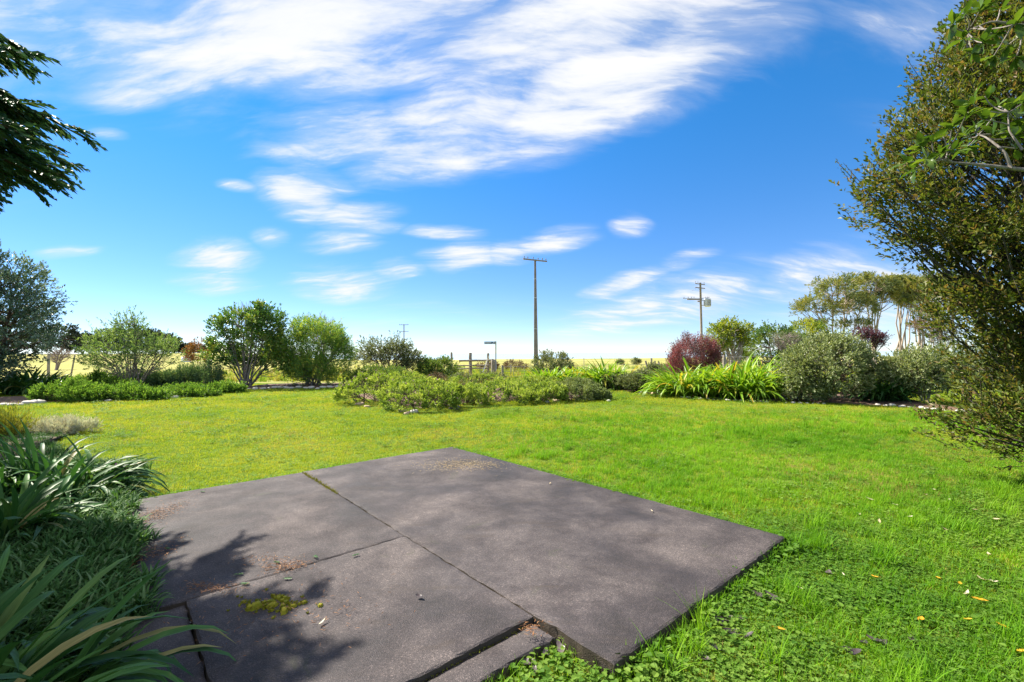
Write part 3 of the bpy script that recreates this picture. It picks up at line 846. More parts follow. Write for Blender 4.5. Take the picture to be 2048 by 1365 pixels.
for lab, px, by, wp, ty in (('upright blue green rosemary bush next to the camellia', 398, 779, 100, 722), ('shorter upright rosemary bush in front of the airy twiggy shrub', 255, 783, 85, 736), ('upright rosemary bush between the two others', 330, 780, 70, 738)):
    shrub('rosemary_bush', lab, 'shrub', px, by, wp, ty, 'rosemary', 'bark_brown', n=750, ncl=80, cs=0.14, k=20, tl=0.5, L=0.08, W=0.024, nstem=16, r0=0.012, base_r=0.6, dirup=3.0, spread=0.8, depth=0.6,
          group='rosemary bushes', lobes=[(-0.22, 0, 0.5, 0.28, 0.25, 0.45), (0.22, 0, 0.52, 0.28, 0.25, 0.45)])
shrub('camellia_bush', 'tall glossy leaved camellia bush with many bare pale stems', 'shrub', 490, 776, 158, 606, 'camellia', 'bark_grey', n=2900, ncl=190, cs=0.19, k=9, tl=0.2, L=0.10, W=0.06,
      lobes=[(-0.22, 0.05, 0.62, 0.3, 0.3, 0.30), (0.2, 0.05, 0.68, 0.28, 0.3, 0.31), (-0.32, 0.05, 0.38, 0.2, 0.26, 0.26), (0.36, 0.1, 0.36, 0.17, 0.2, 0.3), (0.0, 0.25, 0.40, 0.34, 0.2, 0.36), (-0.05, 0.1, 0.72, 0.3, 0.3, 0.24)], nstem=16, r0=0.045, base_r=0.35, inner=0.2, zlow=-0.5, Y=22.3, tintcl=0.3)
shrub('willowy_shrub', 'feathery narrow leaved tall shrub with yellow green top beside the camellia', 'shrub', 628, 776, 150, 631, 'willowy', 'bark_grey', n=4000, ncl=200, cs=0.24, k=9, tl=0.3, L=0.14, W=0.026,
      lobes=[(0, 0, 0.68, 0.40, 0.36, 0.31), (0.22, 0, 0.45, 0.32, 0.3, 0.36), (-0.3, 0, 0.5, 0.3, 0.3, 0.3), (0.14, -0.1, 0.24, 0.38, 0.28, 0.27), (-0.3, 0.2, 0.25, 0.25, 0.2, 0.2)], nstem=12, r0=0.05, base_r=0.5, inner=0.25, zlow=-0.45, Y=23.2, dirup=0.5)
for lab, px, Yd, wp, ty, gnd in (('bare brown twiggy tree top rising behind the feathery shrub', 645, 38, 90, 622, 735), ('bare brown twiggy tree top rising behind the camellia', 490, 36, 70, 597, 735)):
    shrub('bare_tree', lab, 'tree', px, gnd, wp, ty, 'dead_brown', 'twig_dead', n=160, ncl=260, cs=0.25, k=3, tl=0.2, L=0.06, W=0.02, nstem=7, r0=0.05, base_r=0.3, Y=Yd, low=0.35, inner=0.3, names=('trunk', 'crown'), group='bare twiggy trees')
shrub('coastal_shrub', 'grey green tangled shrub with dead pale branches left of the fence', 'shrub', 776, 762, 140, 668, 'hebe', 'twig_dead', n=1700, ncl=150, cs=0.22, k=9, tl=0.2, L=0.10, W=0.04,
      lobes=[(-0.15, 0, 0.55, 0.33, 0.3, 0.38), (0.15, 0, 0.68, 0.22, 0.25, 0.3), (0.3, 0, 0.42, 0.22, 0.2, 0.3)], nstem=12, r0=0.05, base_r=0.6, inner=0.4, Y=27, zlow=-0.5)
shrub('coastal_shrub', 'dark green dense low shrub against the fence posts', 'shrub', 876, 758, 84, 713, 'hedge', 'bark_brown', n=1500, ncl=80, cs=0.16, k=8, tl=0.15, L=0.09, W=0.04, Y=27)
shrub('coastal_shrub', 'mid green spreading low shrub between feathery shrub and island bed', 'shrub', 755, 768, 140, 733, 'hedge', 'bark_brown', n=1800, ncl=90, cs=0.17, k=8, tl=0.15, L=0.09, W=0.035, Y=24)
shrub('coastal_shrub', 'low green shrub behind the island bed before the fence', 'shrub', 955, 765, 120, 744, 'hebe', 'bark_brown', n=600, ncl=50, cs=0.12, k=8, tl=0.12, L=0.07, W=0.03, Y=25)

# ---- island bed
MND = [('rounded pink flowered yellow green mound of the island bed nearest the feathery shrub', 752, 805, 170, 745, 'mound', 60), ('large yellow green mound above the pale corner rocks of the island bed', 838, 818, 180, 754, 'mound', 25),
       ('yellow green mound beside the dark rock of the island bed', 915, 811, 130, 764, 'mound', 5), ('wide bright yellow green mound in the middle of the island bed front', 1000, 805, 165, 763, 'mound', 5),
       ('bright yellow green mound above the small rocks of the island bed', 1080, 803, 135, 764, 'mound', 5), ('brownish green mound near the tip of the island bed', 1148, 800, 110, 765, 'mound_grey', 8),
       ('small grey green mound forming the tip of the island bed', 1194, 800, 58, 778, 'mound_grey', 0), ('yellow green mound at the back of the island bed beside the dead brown one', 800, 790, 150, 743, 'mound', 12),
       ('long yellow green mound at the back of the island bed', 960, 786, 180, 748, 'mound', 5), ('pale yellow green mound at the back of the island bed before the round bush', 1075, 785, 170, 752, 'mound', 5), ('olive mound at the back of the island bed before the strap leaved clumps', 1150, 787, 110, 757, 'mound_grey', 0)]
for lab, px, by, wp, ty, mt, fl in MND:
    shrub('mound_shrub', lab, 'shrub', px, by, wp, ty, mt, 'bark_brown', n=1380, ncl=125, cs=0.065, k=12, tl=0.085, L=0.048, W=0.024, nstem=16, r0=0.014, base_r=0.6, dirup=0.40, depth=0.8, inner=0.06, flowers=fl, flat=0.5,
          group='rounded shrubs of the island bed', zlow=-0.45, tintcl=0.35, lobes=[(0, 0, 0.40, 0.44, 0.40, 0.58), (rng.uniform(-.3, .3), -0.14, 0.30, 0.24, 0.24, 0.42), (rng.uniform(-.36, .36), 0.05, 0.36, 0.2, 0.24, 0.42)])
shrub('mound_shrub', 'dead brown shrub among the yellow green mounds of the island bed', 'shrub', 876, 785, 56, 744, 'dead_brown', 'bark_brown', n=500, ncl=60, cs=0.07, k=8, tl=0.12, L=0.04, W=0.012, nstem=10, r0=0.012, group='rounded shrubs of the island bed')

# ---- right border
AG = [('long yellow green strap leaved clump below the round bush', 1110, 775, 1.15, 0.6, 24, 12, 1.21), ('yellow green strap leaved clump beside the island bed tip', 1212, 777, 0.85, 0.6, 22, 12, 1.40), ('green strap leaved clump behind two grey low bushes', 1165, 768, 0.8, 0.5, 17, 12, 1.28),
      ('small strap leaved clump over orange tinted stones', 1298, 783, 0.35, 0.3, 10, 12, 0.92), ('large sunlit strap leaved clump with yellowing tips beside the small clump', 1382, 793, 1.05, 0.7, 24, 12, 1.47), ('largest sunlit strap leaved clump against the round silvery bush', 1487, 797, 1.15, 0.75, 24, 12, 1.53),
      ('strap leaved clump behind the large ones below the wire fence', 1440, 776, 0.9, 0.5, 20, 12, 1.28), ('strap leaved clump rising behind the largest one near the fence', 1525, 772, 0.9, 0.5, 20, 12, 1.53)]
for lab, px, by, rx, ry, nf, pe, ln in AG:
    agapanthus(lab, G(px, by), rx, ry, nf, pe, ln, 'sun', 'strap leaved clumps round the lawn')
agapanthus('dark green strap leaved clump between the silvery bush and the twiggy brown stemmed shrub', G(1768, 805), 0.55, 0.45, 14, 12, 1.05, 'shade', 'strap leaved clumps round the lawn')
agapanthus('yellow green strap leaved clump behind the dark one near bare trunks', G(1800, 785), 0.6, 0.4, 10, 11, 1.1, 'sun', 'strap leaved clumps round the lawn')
for lab, px, by, wp, ty, Yd in (('grey olive low bush nearest the island bed tip', 1231, 780, 62, 748, None), ('grey olive rounded bush behind the small strap leaved clump', 1279, 784, 85, 741, None), ('grey olive bush behind the rounded one near the old posts', 1310, 776, 70, 729, 21)):
    shrub('hebe_bush', lab, 'shrub', px, by, wp, ty, 'hebe', 'bark_brown', n=1500, ncl=90, cs=0.09, k=10, tl=0.1, L=0.055, W=0.025, nstem=10, r0=0.012, Y=Yd, dirup=0.6, group='grey olive low bushes')
shrub('round_bush', 'large rounded silvery olive bush at the lawn edge', 'shrub', 1655, 803, 190, 668, 'round_grey', 'bark_brown', n=4300, ncl=190, cs=0.15, k=9, tl=0.15, L=0.064, W=0.036, nstem=9, r0=0.03,
      lobes=[(0, 0, 0.5, 0.45, 0.4, 0.48), (-0.24, 0, 0.36, 0.26, 0.28, 0.36), (0.2, 0, 0.42, 0.29, 0.28, 0.42), (0.08, 0, 0.7, 0.3, 0.28, 0.3)], inner=0.14, zlow=-0.9)
shrub('brown_stemmed_shrub', 'pale twiggy shrub with orange brown stems over the mulch', 'shrub', 1848, 808, 150, 695, 'round_grey', 'bark_pale', n=2300, ncl=150, cs=0.17, k=9, tl=0.17, L=0.065, W=0.034, nstem=10, r0=0.022, low=0.15, inner=0.3)
shrub('brown_stemmed_shrub', 'blue green leafy shrub behind the brown stemmed one, half hidden by the big tree', 'shrub', 1935, 806, 120, 690, 'grey_green', 'bark_brown', n=1200, ncl=90, cs=0.16, k=9, tl=0.17, L=0.07, W=0.035, nstem=8, r0=0.022, low=0.15)
shrub('round_bush', 'olive rounded bush beside the foot of the concrete pole', 'shrub', 1105, 752, 86, 704, 'hebe', 'bark_brown', n=1300, ncl=90, cs=0.15, k=9, tl=0.16, L=0.08, W=0.035, Y=25, nstem=8, r0=0.02)
shrub('red_bush', 'dark red feathery bush in front of the transformer pole', 'shrub', 1390, 765, 108, 655, 'red', 'bark_grey', n=2300, ncl=200, cs=0.17, k=14, tl=0.4, L=0.075, W=0.024, nstem=14, r0=0.03, base_r=0.4, dirup=1.2, Y=24, inner=0.3, tintcl=0.35,
      lobes=[(0, 0, 0.5, 0.42, 0.4, 0.42), (-0.22, 0, 0.4, 0.28, 0.3, 0.35), (0.24, 0, 0.45, 0.26, 0.3, 0.35)])
shrub('bare_stemmed_tree', 'yellow green topped tree with a fan of bare pale stems behind the wire fence', 'tree', 1466, 742, 105, 631, 'yellow_green', 'bark_pale', n=1500, ncl=110, cs=0.22, k=8, tl=0.25, L=0.13, W=0.06, nstem=26, r0=0.05, base_r=0.5, Y=30,
      lobes=[(-0.24, 0.1, 0.62, 0.24, 0.25, 0.3), (0.0, 0.1, 0.8, 0.26, 0.25, 0.2), (0.32, 0.15, 0.68, 0.2, 0.2, 0.22), (0.1, 0.4, 0.5, 0.4, 0.1, 0.4)], names=('trunk', 'crown'), inner=0.2)
shrub('hedge_tree', 'dense dark green hedge tree behind the wire fence', 'tree', 1548, 742, 120, 648, 'hedge', 'bark_brown', n=1800, ncl=110, cs=0.28, k=8, tl=0.25, L=0.14, W=0.065, nstem=6, r0=0.06, Y=34, names=('trunk', 'crown'), tintcl=0.4, inner=0.15)
shrub('hedge_tree', 'yellow tipped hedge tree joining the tall pale barked trees', 'tree', 1618, 742, 100, 640, 'yellow_green', 'bark_brown', n=1400, ncl=100, cs=0.28, k=8, tl=0.25, L=0.14, W=0.065, nstem=6, r0=0.06, Y=37, names=('trunk', 'crown'), tintcl=0.4, inner=0.15)
shrub('hedge_tree', 'low dark hedge tree below the yellow tipped one', 'tree', 1600, 742, 90, 690, 'hedge', 'bark_brown', n=1000, ncl=80, cs=0.24, k=8, tl=0.25, L=0.13, W=0.06, nstem=6, r0=0.05, Y=33, names=('trunk', 'crown'), inner=0.15)
shrub('umbrella_tree', 'small grey brown flat topped twiggy tree above the silvery bush', 'tree', 1572, 740, 66, 660, 'hebe', 'twig_dead', n=420, ncl=150, cs=0.14, k=7, tl=0.15, L=0.05, W=0.02, nstem=2, r0=0.05, base_r=0.1, Y=26,
      lobes=[(0, 0, 0.84, 0.45, 0.42, 0.15), (-0.15, 0, 0.78, 0.3, 0.3, 0.13), (0.2, 0, 0.8, 0.28, 0.3, 0.14)], names=('trunk', 'crown'))
shrub('purple_tree', 'small deep purple leaved tree behind the silvery bush', 'tree', 1742, 742, 60, 655, 'purple', 'bark_pale', n=600, ncl=80, cs=0.16, k=9, tl=0.2, L=0.08, W=0.03, nstem=3, r0=0.05, base_r=0.15, Y=25, names=('trunk', 'crown'),
      lobes=[(-0.2, 0, 0.88, 0.32, 0.3, 0.12), (0.22, 0, 0.76, 0.3, 0.3, 0.15)])
shrub('purple_tree', 'small brown topped tree with thin trunk near bare trunks', 'tree', 1868, 742, 80, 632, 'dead_brown', 'bark_pale', n=900, ncl=100, cs=0.18, k=8, tl=0.2, L=0.07, W=0.025, nstem=3, r0=0.045, base_r=0.2, Y=24, names=('trunk', 'crown'),
      lobes=[(-0.1, 0, 0.86, 0.4, 0.4, 0.13), (0.25, 0, 0.7, 0.35, 0.35, 0.15)])
for lab, px, wp, ty, Yd, lb, ns in (('tall pale barked tree with layered yellow green foliage', 1678, 175, 543, 46, [(0, 0, 0.8, 0.3, 0.3, 0.19), (-0.28, 0, 0.62, 0.22, 0.25, 0.14), (-0.36, 0, 0.44, 0.16, 0.2, 0.06), (0.2, 0, 0.62, 0.24, 0.25, 0.16), (0.1, 0, 0.45, 0.3, 0.22, 0.06)], 9),
                                      ('tall grey green tree growing into the layered one', 1745, 110, 545, 50, [(0, 0, 0.85, 0.42, 0.4, 0.14), (0.25, 0, 0.74, 0.3, 0.3, 0.1), (-0.2, 0, 0.66, 0.3, 0.3, 0.12)], 7),
                                      ('tall thin trunked tree with a small high crown behind the brown stemmed shrub', 1800, 80, 552, 52, [(0, 0, 0.9, 0.45, 0.4, 0.1), (0.3, 0, 0.78, 0.3, 0.3, 0.07)], 8), ('tall thin trunked tree with a high crown meeting the big foreground tree', 1845, 90, 556, 50, [(0, 0, 0.88, 0.5, 0.4, 0.12), (-0.2, 0, 0.74, 0.3, 0.3, 0.07)], 8),
                                      ('tall thin trunked tree with high foliage half hidden by the big foreground tree', 1905, 120, 548, 54, [(0, 0, 0.84, 0.5, 0.4, 0.16), (-0.2, 0, 0.6, 0.3, 0.3, 0.07)], 6)):
    shrub('manuka_tree', lab, 'tree', px, 735, wp, ty, 'manuka', 'bark_pale', n=2100, ncl=140, cs=0.34, k=7, tl=0.35, L=0.22, W=0.07, lobes=lb, nstem=ns, r0=0.10, base_r=1.0, Y=Yd, names=('trunk', 'crown'), inner=0.25, flat=0.35, zlow=-0.3, tintcl=0.4, group='tall pale barked trees')

# ---- far trees across the pasture
FT = [(20, 205, 50, 668), (70, 200, 70, 662), (118, 195, 90, 650), (165, 205, 70, 668), (205, 210, 70, 660), (250, 215, 70, 652), (292, 215, 60, 660), (325, 220, 50, 668), (348, 230, 30, 680), (372, 235, 34, 690), (-30, 200, 80, 660), (415, 240, 40, 692), (455, 250, 50, 694)]
for i, (px, Yd, wp, ty) in enumerate(FT):
    shrub('shelter_tree', 'dark blue grey shelterbelt tree on the far edge of the yellow pasture', 'tree', px, 712, wp, ty, 'far', 'bark_brown', n=500, ncl=50, cs=1.0, k=7, tl=0.9, L=0.9, W=0.45, nstem=1, r0=0.3, base_r=0.1, nbr=20, Y=Yd, names=('trunk', 'crown'),
          group='far shelterbelt trees', inner=0.2, lobes=[(0, 0, 0.5, 0.5, 0.4, 0.45), (0.12, 0, 0.75, 0.3, 0.3, 0.25), (-0.2, 0, 0.62, 0.25, 0.3, 0.28)])
shrub('rust_shrub', 'orange brown shrub in the pasture left of the camellia', 'shrub', 398, 716, 54, 677, 'rust', 'bark_brown', n=600, ncl=60, cs=0.25, k=8, tl=0.25, L=0.16, W=0.08, Y=62, nstem=6)
shrub('windswept_tree', 'bare pinkish branched windswept tree by the wooden post', 'tree', 112, 722, 66, 684, 'dead_brown', 'twig_dead', n=60, ncl=200, cs=0.3, k=2, tl=0.3, L=0.1, W=0.03, Y=52, nstem=4, r0=0.09, base_r=0.2, names=('trunk', 'crown'), lobes=[(0.1, 0, 0.6, 0.5, 0.3, 0.25)])
for px, Yd, wp, ty, lab, mt in ((1030, 40, 60, 721, 'brown low hedge bush right of the street sign', 'dead_brown'), (975, 42, 50, 722, 'brown low hedge bush behind the wooden rails', 'dead_brown'), (1272, 60, 22, 717, 'small olive dune bush on the pasture edge', 'hebe'), (1240, 62, 18, 720, 'tiny dune bush on the pasture edge beside another', 'hebe'), (1335, 40, 70, 728, 'brown low dune bush at the foot of the red bush', 'dead_brown')):
    shrub('dune_bush', lab, 'shrub', px, 735, wp, ty, mt, 'bark_brown', n=450, ncl=40, cs=0.16, k=7, tl=0.2, L=0.1, W=0.04, Y=Yd, nstem=5, r0=0.02, group='low dune bushes')

# ---- big olive leaved tree standing close on the right
def big_tree():
    root = thing('olive_leaved_tree', 'big olive leaved multi stemmed tree beside the lawn, close to the patio', 'tree', (6.62, 5.0, 0))
    lobes = [((-0.45, 0, 3.8), (2.0, 1.35, 1.45)), ((0.0, 0, 2.4), (1.75, 1.25, 1.5)), ((0.05, -0.1, 1.1), (1.65, 1.3, 1.1)), ((0.2, 0.2, 5.0), (1.75, 1.3, 1.3))]
    pts, dirs, cen, nor, ic = crown_pts(lobes, 16500, 560, 0.15, 0.24, -0.85, 0.8)
    dirs = nrm(dirs + np.array([0, 0, 0.8]))
    ok = (pts[:, 2] > 0.15) & ((pts[:, 0] < 0.25) | (rng.random(len(pts)) < 0.28))
    mb = MB()
    fr = ok & (pts[:, 1] < 0.3); bk = ok & ~fr
    twig_leaves(mb, pts[fr], dirs[fr], 9, 0.2, 0.056, 0.025, 'o', 0.95, 0.6)
    twig_leaves(mb, pts[bk], dirs[bk], 9, 0.2, 0.056, 0.027, 'd', 0.95, 0.6)
    # shoots standing proud of the outline
    sh = rng.choice(len(cen), 260)
    st = cen[sh] + nor[sh] * 0.12 + np.array([0, 0, 0.12]) + rng.normal(0, 0.08, (260, 3))
    sd = nrm(nor[sh] * 0.6 + np.array([0, 0, 1.0]) + rng.normal(0, 0.2, (260, 3)))
    twig_leaves(mb, st + sd * 0.15, sd, 16, 0.36, 0.04, 0.017, 'o', 0.9, 0.6)
    wb = MB()
    for P, D in zip(st, sd):
        wb.tube(np.stack([P - D * 0.3, P, P + D * 0.15]), [0.005, 0.004, 0.002], 3, rng.random(), cap=False)
    woody(wb, lobes, cen, 14, 0.05, 0.35, 480, rise=1.5, wob=0.07)
    for q in (dict(n=260),):
        i = rng.choice(len(pts), 1500)
        for a, d in zip(pts[i], dirs[i]):
            wb.tube(np.stack([a - d * 0.34 + rng.normal(0, .03, 3), a - d * 0.1, a]), [0.005, 0.0035, 0.002], 3, rng.random(), cap=False)
    link('trunk', wb.mesh('olive_trunk', M['bark_dark'], True), root)
    link('crown', mb.mesh('olive_crown', M['olive']), root)
rng = np.random.default_rng(77)
big_tree()

# ---- broad leaved tree whose branch reaches into the frame on the right
def broad_tree():
    root = thing('broad_leaved_tree', 'broad glossy leaved tree reaching a pale grey branch in front of the olive leaved tree', 'tree', (4.9, 2.9, 0))
    o = np.array([4.9, 2.9, 0])
    wb = MB()
    trunk = np.array([[0, 0, -0.05], [0.03, 0, 0.8], [-0.05, 0.05, 1.7], [-0.15, 0.08, 2.5], [-0.2, 0.1, 3.6], [-0.25, 0.1, 4.6]])
    wb.tube(trunk, [0.10, 0.085, 0.07, 0.06, 0.045, 0.02], 8)
    def pt(px, py, Y): return AT(px, py, Y) - o
    tips = []
    def br(path, r, n=9):
        P = np.array(path); t = np.linspace(0, 1, len(P)); tt = np.linspace(0, 1, n * 2)
        Q = np.stack([np.interp(tt, t, P[:, k]) for k in range(3)], 1)
        Q[1:-1] = (Q[:-2] + 2 * Q[1:-1] + Q[2:]) / 4
        wb.tube(Q, np.linspace(r, r * 0.35, n * 2), 6)
        return Q
    b1 = br([trunk[3], pt(2150, 352, 3.0), pt(2030, 338, 3.05), pt(1960, 330, 3.1), pt(1905, 326, 3.15), pt(1868, 316, 3.2)], 0.017)
    b2 = br([pt(2022, 337, 3.05), pt(2010, 305, 3.05), pt(1990, 288, 3.1), pt(1972, 275, 3.15), pt(1958, 270, 3.2)], 0.011)
    b3 = br([pt(1905, 326, 3.15), pt(1892, 318, 3.15), pt(1896, 300, 3.2)], 0.008)
    b4 = br([trunk[4], pt(2130, 60, 3.1), pt(2030, 50, 3.15), pt(1985, 42, 3.2), pt(1935, 62, 3.25)], 0.013)
    b5 = br([pt(2045, 300, 2.95), pt(2018, 262, 3.0), pt(2016, 225, 3.05)], 0.008)
    CL = [(1862, 270), (1838, 285), (1885, 262), (1905, 245), (1932, 222), (1925, 262), (1950, 255), (1965, 232), (1985, 228), (1995, 205), (2016, 215), (2030, 232), (1850, 310), (1880, 300), (1905, 290), (1935, 285), (1985, 262), (2012, 258), (2036, 262), (1942, 200), (1970, 185), (1828, 330), (1815, 318),
          (1905, 40), (1930, 20), (1960, 12), (1990, 60), (2012, 85), (1965, 78), (1925, 70), (2035, 40), (1945, 100), (1985, 108), (2030, 110), (2000, 10), (2035, 290), (2044, 200)]
    allb = np.concatenate([b1, b2, b3, b4, b5])
    mbl = MB(); n1 = 1
    P0 = np.zeros((1, 3)); leafm = []
    for v in range(4):
        m = MB()
        s = np.linspace(0, 1, 7); wv = np.array([0.05, 0.5, 0.85, 1.0, 0.92, 0.6, 0.0]) * 0.19
        dz = -0.12 * s ** 2 * (1 + 0.5 * v) + 0.03 * np.sin(s * 9 + v)
        mid = np.stack([s, 0 * s, dz], 1); lf = mid + np.stack([0 * s, wv, wv * 0.25], 1); rt = mid + np.stack([0 * s, -wv, wv * 0.25], 1)
        V = np.concatenate([lf, mid, rt]); Fq = [[i, i + 1, 8 + i, 7 + i] for i in range(6)] + [[7 + i, 8 + i, 15 + i, 14 + i] for i in range(6)]
        m.add(V, Fq); leafm.append(m.mesh('broad_leaf', M['broad'], True))
    nl = 0
    for c in CL:
        Y = 3.15 + rng.normal(0, 0.12)
        C = pt(c[0], c[1] + 8, Y)
        q = allb[np.argmin(np.linalg.norm(allb - C, axis=1))]
        dirn = nrm(C - q + np.array([-0.05, 0, 0.06]))
        wb.tube(bez(q, C, np.array([0, 0, -0.02]) + rng.normal(0, .015, 3), 5), [0.006, 0.005, 0.004, 0.004, 0.003], 5, cap=False)
        for j in range(7):
            o_ = bpy.data.objects.new('leaf', leafm[rng.integers(0, 4)]); COL.objects.link(o_); o_.parent = root
            az = 2.4 * j + rng.random()
            e = nrm(np.cross(dirn, np.array([0.2, 0.9, 0.3]))); e2 = np.cross(dirn, e)
            th = rng.uniform(0.5, 1.25)
            D = Vector(dirn * math.cos(th) + (e * math.cos(az) + e2 * math.sin(az)) * math.sin(th))
            N = (Vector((0, 0, 1)) + Vector(rng.normal(0, 0.3, 3))).normalized()
            S = N.cross(D).normalized(); U = D.cross(S)
            R = Matrix((D, S, U)).transposed()
            o_.location = C - dirn * rng.random() * 0.03
            o_.rotation_euler = R.to_euler()
            sz = rng.uniform(0.075, 0.125); o_.scale = (sz, sz * rng.uniform(0.8, 1.1), sz)
            nl += 1
    # the rest of the crown, out over the trunk
    pts, dirs, cen, nor, ic = crown_pts([((0.3, 0, 3.8), (1.1, 1.1, 1.0)), ((0.5, -0.2, 2.6), (0.9, 1.0, 0.7))], 420, 60, 0.16, 0.2)
    ok = (pts[:, 0] + o[0]) > 1.22 * (pts[:, 1] + o[1])
    twig_leaves(mbl, pts[ok], dirs[ok], 7, 0.1, 0.11, 0.042, 'o', 1.1, 0.8)
    for t in cen[:40]:
        if t[0] + o[0] > 1.22 * (t[1] + o[1]):
            q = trunk[np.argmin(np.linalg.norm(trunk - t, axis=1))]
            wb.tube(bez(q, t, rng.normal(0, .08, 3), 5), [0.016, 0.012, 0.01, 0.007, 0.004], 5, cap=False)
    link('trunk', wb.mesh('broad_trunk', M['bark_grey'], True), root)
    c = link('crown', mbl.mesh('broad_crown', M['broad_far']), root); c['kind'] = 'stuff'
broad_tree()

# ---- conifer whose boughs hang in on the left, and two unseen ones added for shade
def conifer(label, x, y, ztop, zlow, rad, nb, dense):
    root = thing('conifer_tree', label, 'tree', (x, y, 0), 'dark conifers beside the patio')
    wb, mb = MB(), MB()
    wb.tube(np.array([[0, 0, -0.1], [0.05, 0, ztop * 0.3], [-0.05, 0.05, ztop * 0.65], [0, 0, ztop]]), [0.34, 0.26, 0.15, 0.02], 10)
    P_, D_, N_, L_ = [], [], [], []
    for b in range(nb):
        z = zlow + (ztop - 0.5 - zlow) * ((b + rng.random()) / nb) ** 1.1
        az = b * 2.39996 + rng.normal(0, 0.2)
        q = (z - zlow) / (ztop - zlow)
        R = rad * (1 - q ** 2.6) * rng.uniform(0.82, 1.08) * (0.8 + 0.5 * min(q / 0.15, 1) * 0.4) + 0.3
        h = np.array([math.cos(az), math.sin(az), 0]); sv = np.array([-h[1], h[0], 0])
        s = np.linspace(0, 1, 11)
        rise = 0.30 * R * s - 0.36 * R * s ** 2.2
        path = np.array([0, 0, z]) + h * (R * s)[:, None] + np.array([0, 0, 1]) * rise[:, None] + sv * (0.12 * R * rng.normal() * s ** 2)[:, None]
        wb.tube(path, np.linspace(0.05, 0.006, 11) * (0.6 + 0.4 * R / rad), 5, rng.random(), cap=False)
        vis = dense and (h[0] > -0.2 or h[1] > 0.3)
        step = 0.043 if vis else 0.14
        ns = int(R * 0.85 / step)
        for j in range(ns):
            t = 0.15 + 0.85 * (j + rng.random()) / ns
            p = np.array([np.interp(t, s, path[:, k]) for k in range(3)])
            side = 1 if j % 2 else -1
            ln = (0.75 * (1 - t) + 0.28) * rng.uniform(0.6, 1.15) * (0.75 if dense else 1)
            d = nrm(h * (0.75 + 0.4 * t) + sv * side * (0.75 - 0.35 * t) + np.array([0, 0, -0.22]) + rng.normal(0, 0.16, 3) + np.array([0, 0, rng.normal(0, 0.22)]))
            m = int(ln / (0.019 if vis else 0.06))
            u = (np.arange(m) + rng.random(m)) / m
            pp = p + d * (ln * u)[:, None] + np.array([0, 0, -0.30]) * (ln * u ** 2)[:, None]
            e = nrm(np.cross(np.tile(d, (m, 1)), np.array([0, 0, 1.0]))) * np.where(np.arange(m) % 2, 1, -1)[:, None]
            dd = nrm(d + e * rng.uniform(0.3, 0.8, m)[:, None] + np.array([0, 0, -0.28]) + rng.normal(0, 0.12, (m, 3)))
            P_.append(pp); D_.append(dd); N_.append(np.tile([0, 0, 1.0], (m, 1)) + rng.normal(0, 0.35, (m, 3)))
            L_.append((0.07 + 0.17 * (1 - u)) * (0.75 if vis else 1.9) * rng.uniform(0.7, 1.2, m))
            if vis and j % 3 == 0:
                wb.tube(np.stack([p, p + d * ln * 0.5 + np.array([0, 0, -0.075 * ln]), p + d * ln + np.array([0, 0, -0.3 * ln])]), [0.006, 0.004, 0.002], 3, rng.random(), cap=False)
    P_, D_, N_, L_ = map(np.concatenate, (P_, D_, N_, L_))
    leaf_arr(mb, P_, D_, N_, L_, np.where(L_ > 0.22, 0.09, 0.030 + 0.10 * L_), 'd', np.clip(rng.normal(0.42, 0.22, len(P_)), 0, 1))
    link('trunk', wb.mesh('conifer_trunk', M['bark_brown'], True), root)
    link('crown', mb.mesh('conifer_crown', M['conifer']), root)
conifer('tall dark conifer with drooping feathery boughs over the near left bed', -6.8, 3.05, 6.05, 3.4, 2.42, 300, True)
conifer('second dark conifer beside the first, added out of view to shade the bed by the patio', -8.6, 0.4, 5.4, 1.4, 3.2, 80, False)  # unseen, added to cast shade over the near left bed
conifer('narrow dark conifer added out of view to shade the bed from its lawn end', -13.7, 8.9, 10.2, 1.8, 1.9, 120, False)  # unseen shade caster, added for the back of the near left bed

# ---- near left bed
G_NEAR = 'strap leaved clumps of the shaded bed'
agapanthus('tall dark strap leaved clump at the back of the shaded bed by the patio', (-5.0, 4.9), 0.5, 0.35, 20, 13, 0.90, 'near', G_NEAR, lean=0.25, leanaz=-0.2)
agapanthus('strap leaved clump arching over the striped ground cover in the middle of the shaded bed', (-4.25, 3.8), 0.4, 0.3, 14, 12, 0.78, 'near', G_NEAR, lean=0.3, leanaz=-0.2)
agapanthus('big strap leaved clump at the patio strip end of the shaded bed', (-2.35, 1.85), 0.5, 0.34, 21, 14, 0.85, 'near', G_NEAR, lean=0.28, leanaz=0.2)
agapanthus('strap leaved clump at the outer side of the shaded bed under the conifers', (-3.3, 2.3), 0.4, 0.3, 12, 12, 0.66, 'near', G_NEAR, lean=0.3, leanaz=0.0)
shrub('silver_bush', 'low silvery leaved bush on the lawn edge', 'shrub', 125, 868, 125, 833, 'silver', 'bark_brown', n=900, ncl=80, cs=0.06, k=8, tl=0.12, L=0.06, W=0.010, nstem=8, r0=0.008, dirup=0.8, depth=0.7, base_r=0.4)
shrub('golden_tuft', 'golden green grassy bush with a yellow flower beside the silver bush', 'shrub', 15, 876, 105, 815, 'gold_grass', 'bark_brown', n=420, ncl=50, cs=0.10, k=12, tl=0.35, L=0.12, W=0.010, nstem=12, r0=0.008, dirup=1.2, spread=0.6)
shrub('leafy_plant', 'small bright green leafy plant with mauve flowers where striped ground cover meets lawn', 'plant', 222, 972, 70, 932, 'lush', 'bark_brown', n=160, ncl=24, cs=0.06, k=9, tl=0.09, L=0.035, W=0.018, nstem=8, r0=0.005, dirup=0.8, flowers=4, shape='o')
